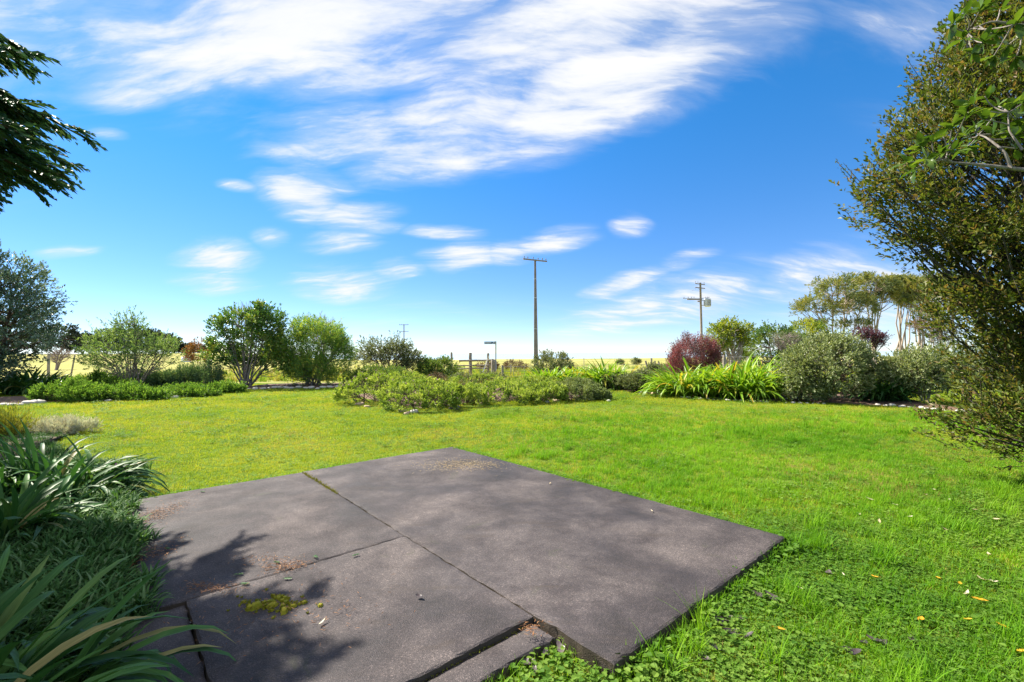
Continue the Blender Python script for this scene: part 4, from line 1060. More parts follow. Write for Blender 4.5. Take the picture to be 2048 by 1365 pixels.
shrub('ivy_patch', 'small patch of yellow green lobed leaves among the shaded strap leaves', 'plant', 48, 1215, 130, 1165, 'yellow_green', 'bark_brown', n=70, ncl=20, cs=0.06, k=5, tl=0.06, L=0.04, W=0.036, nstem=6, r0=0.004, shape='o')

# ================================================================== ROCKS
def rock_mesh(seed, mat):
    r = np.random.default_rng(seed)
    bm = bmesh.new(); bmesh.ops.create_icosphere(bm, subdivisions=2, radius=1)
    a, b, c = r.normal(0, 2, 3), r.normal(0, 2, 3), r.normal(0, 3, 3)
    for v in bm.verts:
        p = np.array(v.co)
        k = 1 + 0.16 * math.sin(p @ a) + 0.12 * math.sin(p @ b + 1) + 0.06 * math.sin(p @ c * 2)
        v.co = Vector(p * k)
        if v.co.z > 0.62: v.co.z = 0.62 + (v.co.z - 0.62) * 0.45
    me = bpy.data.meshes.new('rock'); bm.to_mesh(me); bm.free()
    for p in me.polygons: p.use_smooth = True
    me.materials.append(mat)
    return me
ROCKS = {k: [rock_mesh(i + 10 * j, M[k]) for i in range(5)] for j, k in enumerate(('stone', 'stone_warm', 'stone_dark'))}
def rock(px, py, wpx, kind, label, group, name='edging_stone', hk=0.6):
    p = G(px, py); s = wpx * p[1] / F_PX / 2
    o = link(name, ROCKS[kind][rng.integers(0, 5)], None, (p[0], p[1], s * hk * 0.35))
    o.scale = (s, s * rng.uniform(0.7, 1.0), s * hk * rng.uniform(0.85, 1.15)); o.rotation_euler = (rng.normal(0, .1), rng.normal(0, .1), rng.random() * 6)
    return tag(o, label, 'stone', group)
def rock_row(pts, kind, label, group, wlo, whi, gap=1.0):
    pts = np.array(pts, float); i = 0; x = pts[0, 0]
    while x < pts[-1, 0]:
        wd = rng.uniform(wlo, whi)
        rock(x + wd / 2, np.interp(x, pts[:, 0], pts[:, 1]) + rng.normal(0, 0.6), wd, kind, label, group); x += wd * rng.uniform(0.85, 1.25) * gap
rock_row([(2, 812), (40, 811), (92, 805)], 'stone', 'pale grey stone edging the mulch below the dark strap leaved clump', 'stones below the dark strap leaved clump', 12, 24)
rock_row([(190, 803), (216, 803)], 'stone', 'small pale stone half under the bright green low bush', 'stones under the bright green bush', 8, 12)
rock_row([(292, 800), (350, 796), (440, 787)], 'stone', 'pale stone edging the bed below the bright green bushes', 'stones below the bright green bushes', 8, 17, 1.15)
rock_row([(495, 779), (560, 777), (640, 777), (688, 777)], 'stone', 'white rounded stone in the row below the camellia and feathery shrub', 'white stones below the camellia', 8, 15)
for px, py, wp, kd, lab in ((806, 824, 16, 'stone_warm', 'cream rock at the corner of the island bed'), (828, 826, 19, 'stone', 'whitish rock at the corner of the island bed'), (813, 829, 13, 'stone_warm', 'smallest cream rock at the corner of the island bed'), (720, 811, 18, 'stone_warm', 'tan rock under the pink flowered mound'), (734, 815, 12, 'stone_warm', 'small tan rock under the pink flowered mound'),
                            (908, 819, 22, 'stone_dark', 'dark grey rock in the grass at the island bed front'), (963, 809, 20, 'stone_warm', 'reddish flat rock at the island bed front'), (1094, 806, 14, 'stone', 'grey rock below the brownish green mound'), (1112, 804, 18, 'stone_warm', 'flat tan rock below the brownish green mound'), (1216, 803, 12, 'stone', 'small grey rock at the island bed tip')):
    rock(px, py, wp, kd, lab, None, 'garden_rock')
rock_row([(1290, 787), (1330, 793)], 'stone_warm', 'orange tinted stone below the small strap leaved clump', 'stones below the small strap leaved clump', 9, 17)
rock_row([(1360, 796), (1430, 801), (1530, 805)], 'stone', 'small pale stone below the large sunlit strap leaved clumps', 'stones below the sunlit strap leaved clumps', 6, 11, 1.5)
rock_row([(1570, 806), (1650, 809)], 'stone', 'small pale stone below the round silvery bush', 'stones below the silvery bush', 5, 9, 1.8)
rock_row([(1752, 812), (1860, 819), (1890, 824)], 'stone', 'pale flat stone edging the mulch near the brown stemmed shrub', 'stones near the brown stemmed shrub', 7, 14, 1.3)
rock(1925, 826, 22, 'stone', 'larger pale flat stone where the mulch meets the big tree', None, 'edging_stone')
rock(82, 882, 26, 'stone_dark', 'dark rock at the foot of the silver bush', None, 'garden_rock')
rock(40, 886, 24, 'stone_dark', 'dark flat rock below the golden grassy bush', None, 'garden_rock')

# ================================================================== POLES, FENCES, SIGN
def cyl_post(name, label, px, ytop, Y, r, mat, lean=0.0, group=None, ybot=None, rag=0.02):
    b = AT(px, 735, Y); z0 = float(hgt(b[0], Y)); H = AT(px, ytop, Y)[2] - z0
    root = link(name, None or (lambda m: m)(post_mesh(r, H, lean, mat, rag)), None, (b[0] - lean * H, Y, z0))
    return tag(root, label, 'post', group)
def post_mesh(r, H, lean, mat, rag):
    mb = MB(); k = 9
    zs = np.array([-0.1, H * 0.25, H * 0.5, H * 0.8, H - 0.03, H])
    P = np.stack([lean * zs + rng.normal(0, r * 0.08, 6), 0 * zs, zs], 1)
    mb.tube(P, r * np.array([1.08, 1.04, 1.0, 1.0, 0.98, 0.82]), k)
    return mb.mesh('post', M[mat], True)

# tall concrete power pole
def concrete_pole():
    Y = 40.0; b = AT(1072, 735, Y); H = AT(1071, 521, Y)[2]
    root = thing('power_pole', 'tall tapered concrete power pole with one wooden crossarm', 'power pole', (b[0], Y, 0))
    mb = MB(); n = 14
    for q in range(1):
        zs = np.linspace(-0.1, H, n); wd = np.linspace(0.40, 0.17, n)
        V = []
        for z, s in zip(zs, wd):
            a = s / 2
            V += [(-a, -a * .8, z), (-a * .35, -a * .8, z), (-a * .25, -a * .55, z), (a * .25, -a * .55, z), (a * .35, -a * .8, z), (a, -a * .8, z), (a, a * .8, z), (-a, a * .8, z)]
        V = np.array(V); i = np.arange(n - 1)[:, None] * 8; j = np.arange(8)[None]; j2 = (j + 1) % 8
        mb.add(V, np.stack([i + j, i + j2, i + 8 + j2, i + 8 + j], -1).reshape(-1, 4)); mb.F.append(np.array([[(n - 1) * 8 + a for a in range(8)]])); mb.T.append(np.array([.5]))
    link('pole', mb.mesh('pole', M['pole_concrete']), root)
    for f in (0.38, 0.66, 0.83):
        m = MB(); z = H * f; s = 0.40 - 0.23 * f + 0.02
        m.box((0, 0, z), (s, s * 0.82, 0.05)); link('band', m.mesh('band', M['grey_paint']), root)
    m = MB(); R = Matrix.Rotation(0.5, 3, 'Z') @ Matrix.Rotation(0.0, 3, 'Y')
    m.box((0, -0.14, H - 0.02), (2.45, 0.1, 0.11), R); arm = link('crossarm', m.mesh('crossarm', M['pole_wood']), root)
    for t in (-1.12, -0.75, -0.2, 0.3, 0.75, 1.12):
        c = np.array(R @ Vector((t, 0, 0))) + np.array([0, -0.14, H + 0.03])
        m = MB(); m.tube([c, c + [0, 0, 0.07], c + [0, 0, 0.10], c + [0, 0, 0.17], c + [0, 0, 0.20]], [0.015, 0.015, 0.05, 0.045, 0.015], 8); link('insulator', m.mesh('insulator', M['insulator'], True), arm)
concrete_pole()

def transformer_pole():
    Y = 55.0; b = AT(1404, 735, Y); z0 = float(hgt(b[0], Y)); H = AT(1399, 566, Y)[2] - z0
    root = thing('power_pole', 'wooden power pole carrying a grey transformer behind the red bush', 'power pole', (b[0], Y, z0))
    mb = MB(); mb.tube([[0, 0, -0.1], [0, 0, H * .5], [-0.02, 0, H]], [0.17, 0.14, 0.11], 10); link('pole', mb.mesh('pole', M['pole_wood'], True), root)
    for z, ln, x0, pins in ((H - 0.18, 1.18, -0.2, (-0.55, -0.25, 0.5)), (H - 0.65, 1.18, -0.2, ())):
        m = MB(); R = Matrix.Rotation(0.12, 3, 'Y'); m.box((x0 + 0.08, -0.15, z), (ln, 0.09, 0.10), R); a = link('crossarm', m.mesh('crossarm', M['pole_wood']), root)
        for t in pins:
            c = np.array(R @ Vector((t, 0, 0))) + np.array([x0 + 0.08, -0.15, z + 0.05]); m = MB(); m.tube([c, c + [0, 0, .12], c + [0, 0, .15], c + [0, 0, .22]], [0.015, 0.015, .05, .03], 7); link('insulator', m.mesh('insulator', M['insulator'], True), a)
    z = H - 2.0
    m = MB(); m.box((-0.75, -0.18, z), (1.7, 0.12, 0.13)); m.box((-0.75, 0.18, z), (1.7, 0.12, 0.13)); pf = link('platform', m.mesh('platform', M['pole_wood']), root)
    m = MB(); m.box((-1.5, -0.2, z + 0.06), (1.5, 0.06, 0.07), Matrix.Rotation(0.03, 3, 'Y')); m.box((0.45, -0.1, z + 0.12), (1.0, 0.07, 0.07), Matrix.Rotation(-0.05, 3, 'Y')); link('crossarm', m.mesh('crossarm', M['steel']), root)
    for t in (-2.1, -1.6, -1.2, -0.9):
        m = MB(); m.tube([[t, -0.2, z + .08], [t, -0.2, z + .2], [t, -0.2, z + .28]], [0.015, .045, .02], 7); link('insulator', m.mesh('insulator', M['insulator'], True), pf)
    m = MB(); m.box((0.80, -0.05, z - 0.42), (0.62, 0.6, 1.0), None, None, 0.05); tr = link('transformer', m.mesh('transformer', M['grey_paint']), root)
    m = MB()
    for t in np.linspace(-0.24, 0.24, 6): m.box((0.80 + t, -0.40, z - 0.45), (0.03, 0.12, 0.75))
    for y in (-.3, -.1, .1): m.box((0.42, y, z - 0.45), (0.12, 0.03, 0.75))
    link('cooling_fins', m.mesh('fins', M['grey_paint']), tr)
    for t in (-0.18, 0.02, 0.2):
        m = MB(); m.tube([[0.8 + t, 0, z + .05], [0.8 + t, 0, z + .18], [0.8 + t, 0, z + .32]], [0.045, .04, .015], 7); link('bushing', m.mesh('bushing', M['insulator'], True), tr)
    m = MB(); m.box((0.3, 0, z - .15), (0.6, .06, .08)); m.box((0.3, 0, z - .75), (0.6, .06, .08)); link('bracket', m.mesh('bracket', M['steel']), root)
    m = MB(); m.box((-0.3, -0.2, z - 0.28), (0.35, 0.2, 0.16)); link('fuse_box', m.mesh('fuse', M['insulator']), root)
    m = MB()
    for a, c in (((-0.75, -0.15, H - 0.65), (-1.15, -0.15, H - 0.95)), ((-0.35, -0.15, H - 0.66), (-0.45, -0.15, H - 1.0))): m.tube(bez(np.array(a), np.array(c), np.array([0.35, 0, -0.15])), 0.012, 5)
    link('jumper_wire', m.mesh('jumper', M['wire']), root)
transformer_pole()

def far_pole():
    Y = 150.0; b = AT(808, 735, Y); z0 = float(hgt(b[0], Y)); H = AT(808, 649, Y)[2] - z0
    root = thing('power_pole', 'thin far off power pole with two crossarms beyond the tangled shrub', 'power pole', (b[0], Y, z0))
    mb = MB(); mb.tube([[0, 0, -0.2], [0, 0, H]], [0.22, 0.16], 8); link('pole', mb.mesh('pole', M['pole_wood'], True), root)
    for z in (H - 0.2, H - 2.4):
        m = MB(); m.box((0, -0.2, z), (3.1, 0.14, 0.15)); a = link('crossarm', m.mesh('crossarm', M['pole_wood']), root)
        for t in (-1.4, -0.7, 0.7, 1.4):
            m = MB(); m.tube([[t, -.2, z + .05], [t, -.2, z + .35]], [.05, .04], 6); link('insulator', m.mesh('ins', M['insulator']), a)
far_pole()

# stockyard fence by the road sign
Yf = 31.0
PXS = (903, 941, 976)
for px, yt, r, lab in ((903, 705, 0.075, 'weathered wooden yard post furthest from the street sign'), (941, 706, 0.11, 'thick weathered wooden yard post in the middle of the rails'), (976, 707, 0.09, 'weathered wooden yard post holding the white stay')):
    cyl_post('yard_post', lab, px, yt, Yf, r, 'post', 0, 'wooden yard posts')
cyl_post('yard_post', 'short thick shaggy stump post next to the street sign', 987, 719, Yf - 0.6, 0.16, 'post', 0, 'wooden yard posts')
for z_px, x0, x1, lab in ((721, 918, 984, 'upper weathered rail of the yard fence'), (731, 905, 984, 'lower weathered rail of the yard fence'), (737, 900, 975, 'bottom weathered rail of the yard fence')):
    a, b = AT(x0, z_px + 1, Yf - 0.12), AT(x1, z_px, Yf - 0.12)
    mb = MB(); d = b - a; n = 8; P = a + d * np.linspace(0, 1, n)[:, None]; P[:, 2] += rng.normal(0, 0.008, n)
    mb.tube(P - a, 0.065 if z_px == 721 else 0.045, 7)
    tag(link('fence_rail', mb.mesh('rail', M['post'], True), None, a), lab, 'rail', 'rails of the yard fence')
a, b = AT(962, 745, Yf - 0.5), AT(978, 712, Yf - 0.14); a[2] = 0
mb = MB(); mb.tube([b - b, (a - b) * 0.5, a - b], [0.035, 0.035, 0.035], 7)
tag(link('stay', mb.mesh('stay', M['white_paint'], True), None, b), 'white diagonal stay leaning on a wooden yard post', 'stay')
def street_sign():
    Y = 30.6; b = AT(991.5, 735, Y); H = AT(993, 683, Y)[2]
    root = thing('street_sign', 'blue street name sign on a grey steel post by the yard fence', 'street sign', (b[0], Y, 0))
    m = MB(); m.tube([[0, 0, -0.1], [0.02, 0, H]], [0.04, 0.04], 10); link('post', m.mesh('post', M['steel'], True), root)
    m = MB(); m.box((-0.40, -0.02, H - 0.10), (0.72, 0.025, 0.17), None, None, 0.006); bl = link('sign_blade', m.mesh('blade', M['sign_blue']), root)
    m = MB(); x = -0.72
    for wd in (0.045, 0.03, 0.035, 0.03, 0.045, 0.03, 0.035, 0.04, 0.03):
        m.box((x + wd / 2, -0.036, H - 0.10 + rng.normal(0, .004)), (wd, 0.004, 0.075 if wd > .04 else 0.055)); x += wd + 0.012
    link('lettering', m.mesh('lettering', M['white_paint']), bl)['label'] = 'illegible pale lettering on the sign'
    m = MB(); m.box((-0.155, -0.036, H - 0.10), (0.035, 0.004, 0.17), Matrix.Rotation(0.5, 3, 'Y')); link('stripe', m.mesh('stripe', M['white_paint']), bl)
    m = MB(); m.box((-0.03, 0, H - 0.10), (0.08, 0.07, 0.20)); link('bracket', m.mesh('bracket', M['steel']), root)
street_sign()
for px, yt, Y, r, lab, ln in ((1005, 731, 25.5, 0.06, 'short pale fence post behind the island bed', 0), (1022, 729, 30, 0.04, 'thin pale post beside the brown hedge bush', 0), (1303, 717, 29, 0.06, 'tallest dark old post by the red bush', 0), (1310, 722, 29, 0.05, 'shorter dark old post beside the tallest one', 0), (1318, 724, 29, 0.05, 'shortest grey old post beside the red bush', 0), (1291, 722, 29, 0.06, 'leaning dark old post by the red bush', -0.3),
                              (1168, 717, 34, 0.025, 'thin dark stake standing before the sea', 0), (1449, 711, 26.5, 0.09, 'stout pale post of the wire fence below the bare stemmed tree', 0), (1496, 715, 26.5, 0.07, 'shorter pale post of the wire fence', 0), (1463, 720, 27, 0.06, 'short pale post just behind the wire fence', 0),
                              (97, 708, 33, 0.085, 'stout wooden post in front of the yellow pasture by the grey green tree', 0), (149, 711, 33, 0.05, 'thin leaning dark post in the yellow pasture', 0.16)):
    cyl_post('fence_post', lab, px, yt, Y, r, 'post', ln, 'old fence posts')
# wire mesh fence
def wire_fence(label, x0, x1, Y0, Y1, zs, dx):
    root = thing('wire_fence', label, 'fence', (x0, Y0, 0))
    for z in zs:
        m = MB(); m.tube([[0, 0, z], [x1 - x0, Y1 - Y0, z]], 0.008, 4, cap=False); link('wire', m.mesh('wire', M['wire']), root)
    n = int(abs(x1 - x0) / dx); m = MB(); m.tube([[0, 0, zs[0]], [0, 0, zs[-1]]], 0.007, 4, cap=False); me = m.mesh('stay_wire', M['wire'])
    for i in range(n + 1):
        t = i / n; link('stay_wire', me, root, ((x1 - x0) * t, (Y1 - Y0) * t, 0))
    for i in range(0, n + 1, 12):
        t = i / n; m = MB(); m.tube([[0, 0, -.1], [0, 0, zs[-1] + .08]], 0.035, 7); link('post', m.mesh('post', M['post'], True), root, ((x1 - x0) * t, (Y1 - Y0) * t + 0.05, 0))
wire_fence('wire mesh fence behind the strap leaved clumps and silvery bush', AT(1449, 735, 26.5)[0], AT(1760, 735, 24)[0], 26.4, 24, (0.15, 0.35, 0.55, 0.8, 1.05, 1.3), 0.3)
wire_fence('low wire fence behind the island bed', AT(1005, 735, 25.5)[0], AT(1330, 735, 28)[0], 25.4, 28.9, (0.3, 0.6, 0.85), 0.6)
# white tank far in the pasture
def tank():
    Y = 92.0; p = AT(372, 712, Y); z0 = float(hgt(p[0], Y))
    root = thing('water_tank', 'small white rounded tank far in the yellow pasture beside the orange brown shrub', 'tank', (p[0], Y, z0))
    m = MB(); m.tube([[0, 0, -.1], [0, 0, .15], [0, 0, .75], [0, 0, 1.0], [0, 0, 1.08]], [0.8, 0.82, 0.82, 0.7, 0.3], 18); link('body', m.mesh('tank', M['white_paint'], True), root)
    m = MB(); m.tube([[0.15, 0, 1.0], [0.4, 0, 1.75]], [0.05, 0.05], 6); link('pipe', m.mesh('pipe', M['grey_paint']), root)
tank()

# ================================================================== GRASS AND LITTER
def tuft(n, rad, hlo, hhi, wd, lean, mat, seed, segs=3):
    r = np.random.default_rng(seed); mb = MB()
    for i in range(n):
        a, q = r.random() * 6.283, math.sqrt(r.random()) * rad
        b = np.array([math.cos(a) * q, math.sin(a) * q, -0.005]); h = r.uniform(hlo, hhi)
        az = r.random() * 6.283; d = np.array([math.cos(az), math.sin(az), 0]); l = abs(r.normal(0, lean)) + 0.1
        s = np.linspace(0, 1, segs + 1); c = b + np.array([0, 0, h]) * (s - 0.35 * l * s ** 2)[:, None] + d * (h * l * s ** 1.7)[:, None]
        sv = np.array([-d[1], d[0], 0]) * wd / 2; wv = (1 - s ** 1.5)[:, None]
        V = np.concatenate([c + sv * wv, (c - sv * wv)]); m = segs + 1
        mb.add(V, [[k, k + 1, m + k + 1, m + k] for k in range(segs)], r.random())
    return mb.mesh('tuft', M[mat])
def clover(seed):
    r = np.random.default_rng(seed); mb = MB()
    for i in range(34):
        a, q = r.random() * 6.283, math.sqrt(r.random()) * 0.085
        c = np.array([math.cos(a) * q, math.sin(a) * q, r.uniform(0.012, 0.045)])
        a0 = r.random() * 6.283; s = r.uniform(0.004, 0.0105); t = r.random()
        for k in range(3):
            an = a0 + k * 2.09; d = np.array([math.cos(an), math.sin(an), r.normal(0, .25)])
            leaf_arr(mb, c[None], d[None], np.array([[0, 0, 1.0]]) + r.normal(0, .3, (1, 3)), s * 1.2, s * 1.3, 'd', np.array([t]), 0.1, 0.05)
    return mb.mesh('clover', M['clover'])
def bigleaf(seed):
    r = np.random.default_rng(seed); mb = MB()
    for i in range(11):
        a, q = r.random() * 6.283, math.sqrt(r.random()) * 0.075
        c = np.array([math.cos(a) * q, math.sin(a) * q, r.uniform(0.02, 0.05)]); an = r.random() * 6.283
        leaf_arr(mb, c[None], np.array([[math.cos(an), math.sin(an), 0.2]]), np.array([[0, 0, 1.0]]) + r.normal(0, .3, (1, 3)), r.uniform(0.015, 0.034), 0.024, 'o', r.random(1), 0.1, 0.1)
    return mb.mesh('bigleaf', M['clover'])
def lir(seed):
    r = np.random.default_rng(seed); mb = MB()
    for i in range(16):
        V, F = strap_mesh(r.uniform(0.05, 0.5), r.uniform(0.7, 2.0), 0.075, seed * 50 + i, 5)
        L = r.uniform(0.13, 0.25); V = V * L; a = r.random() * 6.283; c, s = math.cos(a), math.sin(a)
        V = V @ np.array([[c, s, 0], [-s, c, 0], [0, 0, 1]]) + np.array([r.normal(0, .025), r.normal(0, .025), -0.01]); mb.add(V, F, r.random())
    return mb.mesh('liriope', M['liriope'], True)

def scatter(name, label, pts, idx, scl, protos):
    """one ground cover object: points that each carry a small tuft"""
    gname = name + '_tufts'
    coll = bpy.data.collections.new(gname)
    for i, me in enumerate(protos):
        o = bpy.data.objects.new('%s_%02d' % (gname, i), me); coll.objects.link(o)
    me = bpy.data.meshes.new(name)
    me.vertices.add(len(pts)); me.vertices.foreach_set('co', np.asarray(pts, np.float32).ravel())
    for nm, typ, arr in (('idx', 'INT', idx.astype(np.int32)), ('scl', 'FLOAT', scl.astype(np.float32)), ('rot', 'FLOAT', (rng.random(len(pts)) * 6.283).astype(np.float32))):
        me.attributes.new(nm, typ, 'POINT').data.foreach_set('value', arr)
    o = link(name, me)
    ng = bpy.data.node_groups.new(gname, 'GeometryNodeTree')
    ng.interface.new_socket('Geometry', in_out='INPUT', socket_type='NodeSocketGeometry'); ng.interface.new_socket('Geometry', in_out='OUTPUT', socket_type='NodeSocketGeometry')
    N = ng.nodes; gi, go = N.new('NodeGroupInput'), N.new('NodeGroupOutput')
    iop = N.new('GeometryNodeInstanceOnPoints'); ci = N.new('GeometryNodeCollectionInfo')
    ci.inputs['Collection'].default_value = coll; ci.inputs['Separate Children'].default_value = True; ci.inputs['Reset Children'].default_value = True
    iop.inputs['Pick Instance'].default_value = True
    def attr(nm, typ):
        a = N.new('GeometryNodeInputNamedAttribute'); a.data_type = typ; a.inputs['Name'].default_value = nm; return a.outputs['Attribute']
    lk = ng.links.new
    lk(gi.outputs[0], iop.inputs['Points']); lk(ci.outputs[0], iop.inputs['Instance']); lk(attr('idx', 'INT'), iop.inputs['Instance Index']); lk(attr('scl', 'FLOAT'), iop.inputs['Scale'])
    cx = N.new('ShaderNodeCombineXYZ'); lk(attr('rot', 'FLOAT'), cx.inputs[2]); lk(cx.outputs[0], iop.inputs['Rotation'])
    lk(iop.outputs[0], go.inputs[0])
    md = o.modifiers.new('scatter', 'NODES'); md.node_group = ng
    return tag(o, label, None, None, 'stuff')

def fld(x, y, s, seed):
    r = np.random.default_rng(seed); v = 0
    for k in range(5):
        a = r.normal(0, 1, 2) * s * (1 + 0.6 * k); v = v + np.sin(x * a[0] + y * a[1] + r.random() * 6) / (1 + 0.3 * k)
    return v / 2.2

def in_beds(x, y):
    Lp = np.concatenate([LEFT_FRONT, (LEFT_FRONT + np.array([-1, 5]))[::-1]]); Rp = np.concatenate([RIGHT_FRONT, (RIGHT_FRONT + np.array([1.6, 5]))[::-1]])
    return inpoly(x, y, Lp) | inpoly(x, y, Rp) | inpoly(x, y, CENTRE) | inpoly(x, y, LEFT_NEAR)
def in_patio(x, y, m=0.0):
    a, b = patio_local(x, y)
    return ((a > 0 - m) & (a < 2.29 + m) & (b > 0 - m) & (b < 4.87 + m)) | ((a > -1.75) & (a <= 0.05) & (b > 0.375 - m) & (b < 4.86 + m)) | ((a > -2.05) & (a < -1.4) & (b > -1) & (b < 2.2))
def lawn():
    protos = [tuft(14, 0.05, 0.025, 0.05, 0.0045, 0.7, 'grass_mown', s) for s in range(4)]            # 0-3
    protos += [tuft(16, 0.055, 0.05, 0.10, 0.005, 0.6, 'grass_lush', 20 + s) for s in range(4)]      # 4-7
    protos += [tuft(14, 0.06, 0.02, 0.05, 0.0045, 1.0, 'grass_dry', 40 + s) for s in range(2)]       # 8-9
    protos += [clover(60 + s) for s in range(3)] + [bigleaf(70 + s) for s in range(2)]               # 10-12, 13-14
    protos += [tuft(26, 0.06, 0.10, 0.20, 0.0055, 0.55, 'grass_lush', 80 + s, 4) for s in range(2)]  # 15-16
    X, Y = [], []
    for y0, y1, den in ((0.6, 3.2, 1100), (3.2, 5.5, 760), (5.5, 8.5, 330), (8.5, 12, 190), (12, 17, 110), (17, 25, 55)):
        hw = 1.25 * y1 + 0.6; n = int(den * 2 * hw * (y1 - y0))
        x = rng.uniform(-hw, hw, n); y = rng.uniform(y0, y1, n); k = np.abs(x) < 1.2 * y + 0.7
        X.append(x[k]); Y.append(y[k])
    x, y = np.concatenate(X), np.concatenate(Y)
    ok = ~in_beds(x, y) & ~in_patio(x, y, 0.005)
    x, y = x[ok], y[ok]; n = len(x)
    a, b = patio_local(x, y)
    f1, f2, f3 = fld(x, y, 1.1, 1), fld(x, y, 2.6, 2), fld(x, y, 5.0, 3)
    right = np.clip((x + 1.0) / 3.0, 0, 1) * np.clip((13 - y) / 5, 0, 1)
    u = rng.random(n)
    idx = rng.integers(0, 4, n)
    lush = right * (0.62 + 0.35 * f1 + 0.2 * f2)
    edge = np.clip(1 - np.maximum(np.maximum(a - 2.29, b - 4.87), np.maximum(-2.2 - a, -b)) / 0.35, 0, 1)
    lush = np.maximum(lush, edge * 0.5)
    idx = np.where(u < lush, 4 + rng.integers(0, 4, n), idx)
    long_ = (right > 0.3) & (f2 + 0.5 * f3 > 0.85) & (rng.random(n) < 0.22)
    idx = np.where(long_, 15 + rng.integers(0, 2, n), idx)
    dryzone = np.clip(1 - np.hypot(x - 4.4, (y - 5.3) * 1.2) / 1.9, 0, 1)
    idx = np.where(rng.random(n) < dryzone * 0.75, 8 + rng.integers(0, 2, n), idx)
    idx = np.where(rng.random(n) < np.clip(0.10 + 0.22 * fld(x, y, 0.8, 21) + 0.12 * f3, 0, 0.4), 8 + rng.integers(0, 2, n), idx)
    wild = rng.random(n) < np.clip(0.02 + 0.16 * fld(x, y, 1.6, 22), 0, 0.25); idx = np.where(wild, 13 + rng.integers(0, 2, n), idx)
    clov = ((y < 4.6) & (x > 0.3)) * np.clip(0.08 + 0.36 * f2 - 0.30 * f1, 0.0, 0.32)
    weedzone = np.clip(1 - np.hypot(x - 5.2, y - 4.0) / 1.5, 0, 1) * 0.8  # more clover and broad leaves towards the big tree
    clov = np.maximum(clov, weedzone)
    cv = rng.random(n) < clov
    idx = np.where(cv & ~long_, np.where(rng.random(n) < 0.82 - 0.5 * weedzone, 10 + rng.integers(0, 3, n), 13 + rng.integers(0, 2, n)), idx)
    edgec = (edge > 0.6) & (rng.random(n) < 0.25); idx = np.where(edgec, 13 + rng.integers(0, 2, n), idx)
    bare = (y < 3.4) & (f3 + f2 > 1.15) & (idx < 13)      # thin dark spots near the patio
    scl = rng.uniform(0.6, 1.3, n) * np.where(y > 8.5, 1.35, 1.0) * np.where(y > 14, 1.3, 1.0)
    keep = ~(bare & (rng.random(n) < 0.85))
    pts = np.stack([x, y, np.zeros(n)], 1)
    E = []
    for _ in range(1500):
        q = rng.random(); o = abs(rng.normal(0, 0.035)) + 0.004
        E.append(pl(2.29 + o, 4.87 * rng.random()) if q < 0.5 else pl(-1.7 + 4.0 * rng.random(), 4.87 + o) if q < 0.88 else pl(2.29 * rng.random(), -o))
    E = np.array(E); e1 = len(E); u = rng.random(e1); fe = fld(E[:, 0], E[:, 1], 3.0, 8)
    ei = np.where(u < 0.22, 13 + rng.integers(0, 2, e1), np.where(u < 0.4, 10 + rng.integers(0, 3, e1), 4 + rng.integers(0, 4, e1)))
    kp = rng.random(e1) < np.clip(0.55 + 0.6 * fe, 0.08, 1)
    pts = np.concatenate([pts, np.concatenate([E, np.full((e1, 1), 0.02)], 1)[kp]]); idx = np.concatenate([idx, ei[kp]]); scl = np.concatenate([scl, rng.uniform(0.8, 1.6, e1)[kp]]); keep = np.concatenate([keep, np.ones(kp.sum(), bool)])
    return scatter('lawn_grass', 'green lawn grass with clover and dry patches', pts[keep], idx[keep], scl[keep], protos)
lawn()

def verge():
    protos = [tuft(18, 0.16, 0.15, 0.45, 0.02, 0.6, m, 300 + i, 3) for i, m in enumerate(('grass_dry', 'grass_mown', 'clover'))]
    n = 5200; x = rng.uniform(-30, 34, n); y = 23 + rng.gamma(2.0, 5.5, n)
    ok = ~in_beds(x, y) & (np.abs(x) < 1.15 * y) & (y < 60) & (fld(x, y, 0.35, 9) > -0.35 - 0.9 * (y < 30)) & ((x > -7.5) | (y > 27))
    x, y = x[ok], y[ok]; k = np.where(rng.random(len(x)) < 0.45, 0, np.where(rng.random(len(x)) < 0.6, 2, 1))
    scatter('rough_grass', 'rough olive and straw grass along the fences beyond the garden', np.stack([x, y, hgt(x, y)], 1), k, rng.uniform(0.6, 1.5, len(x)), protos)
verge()

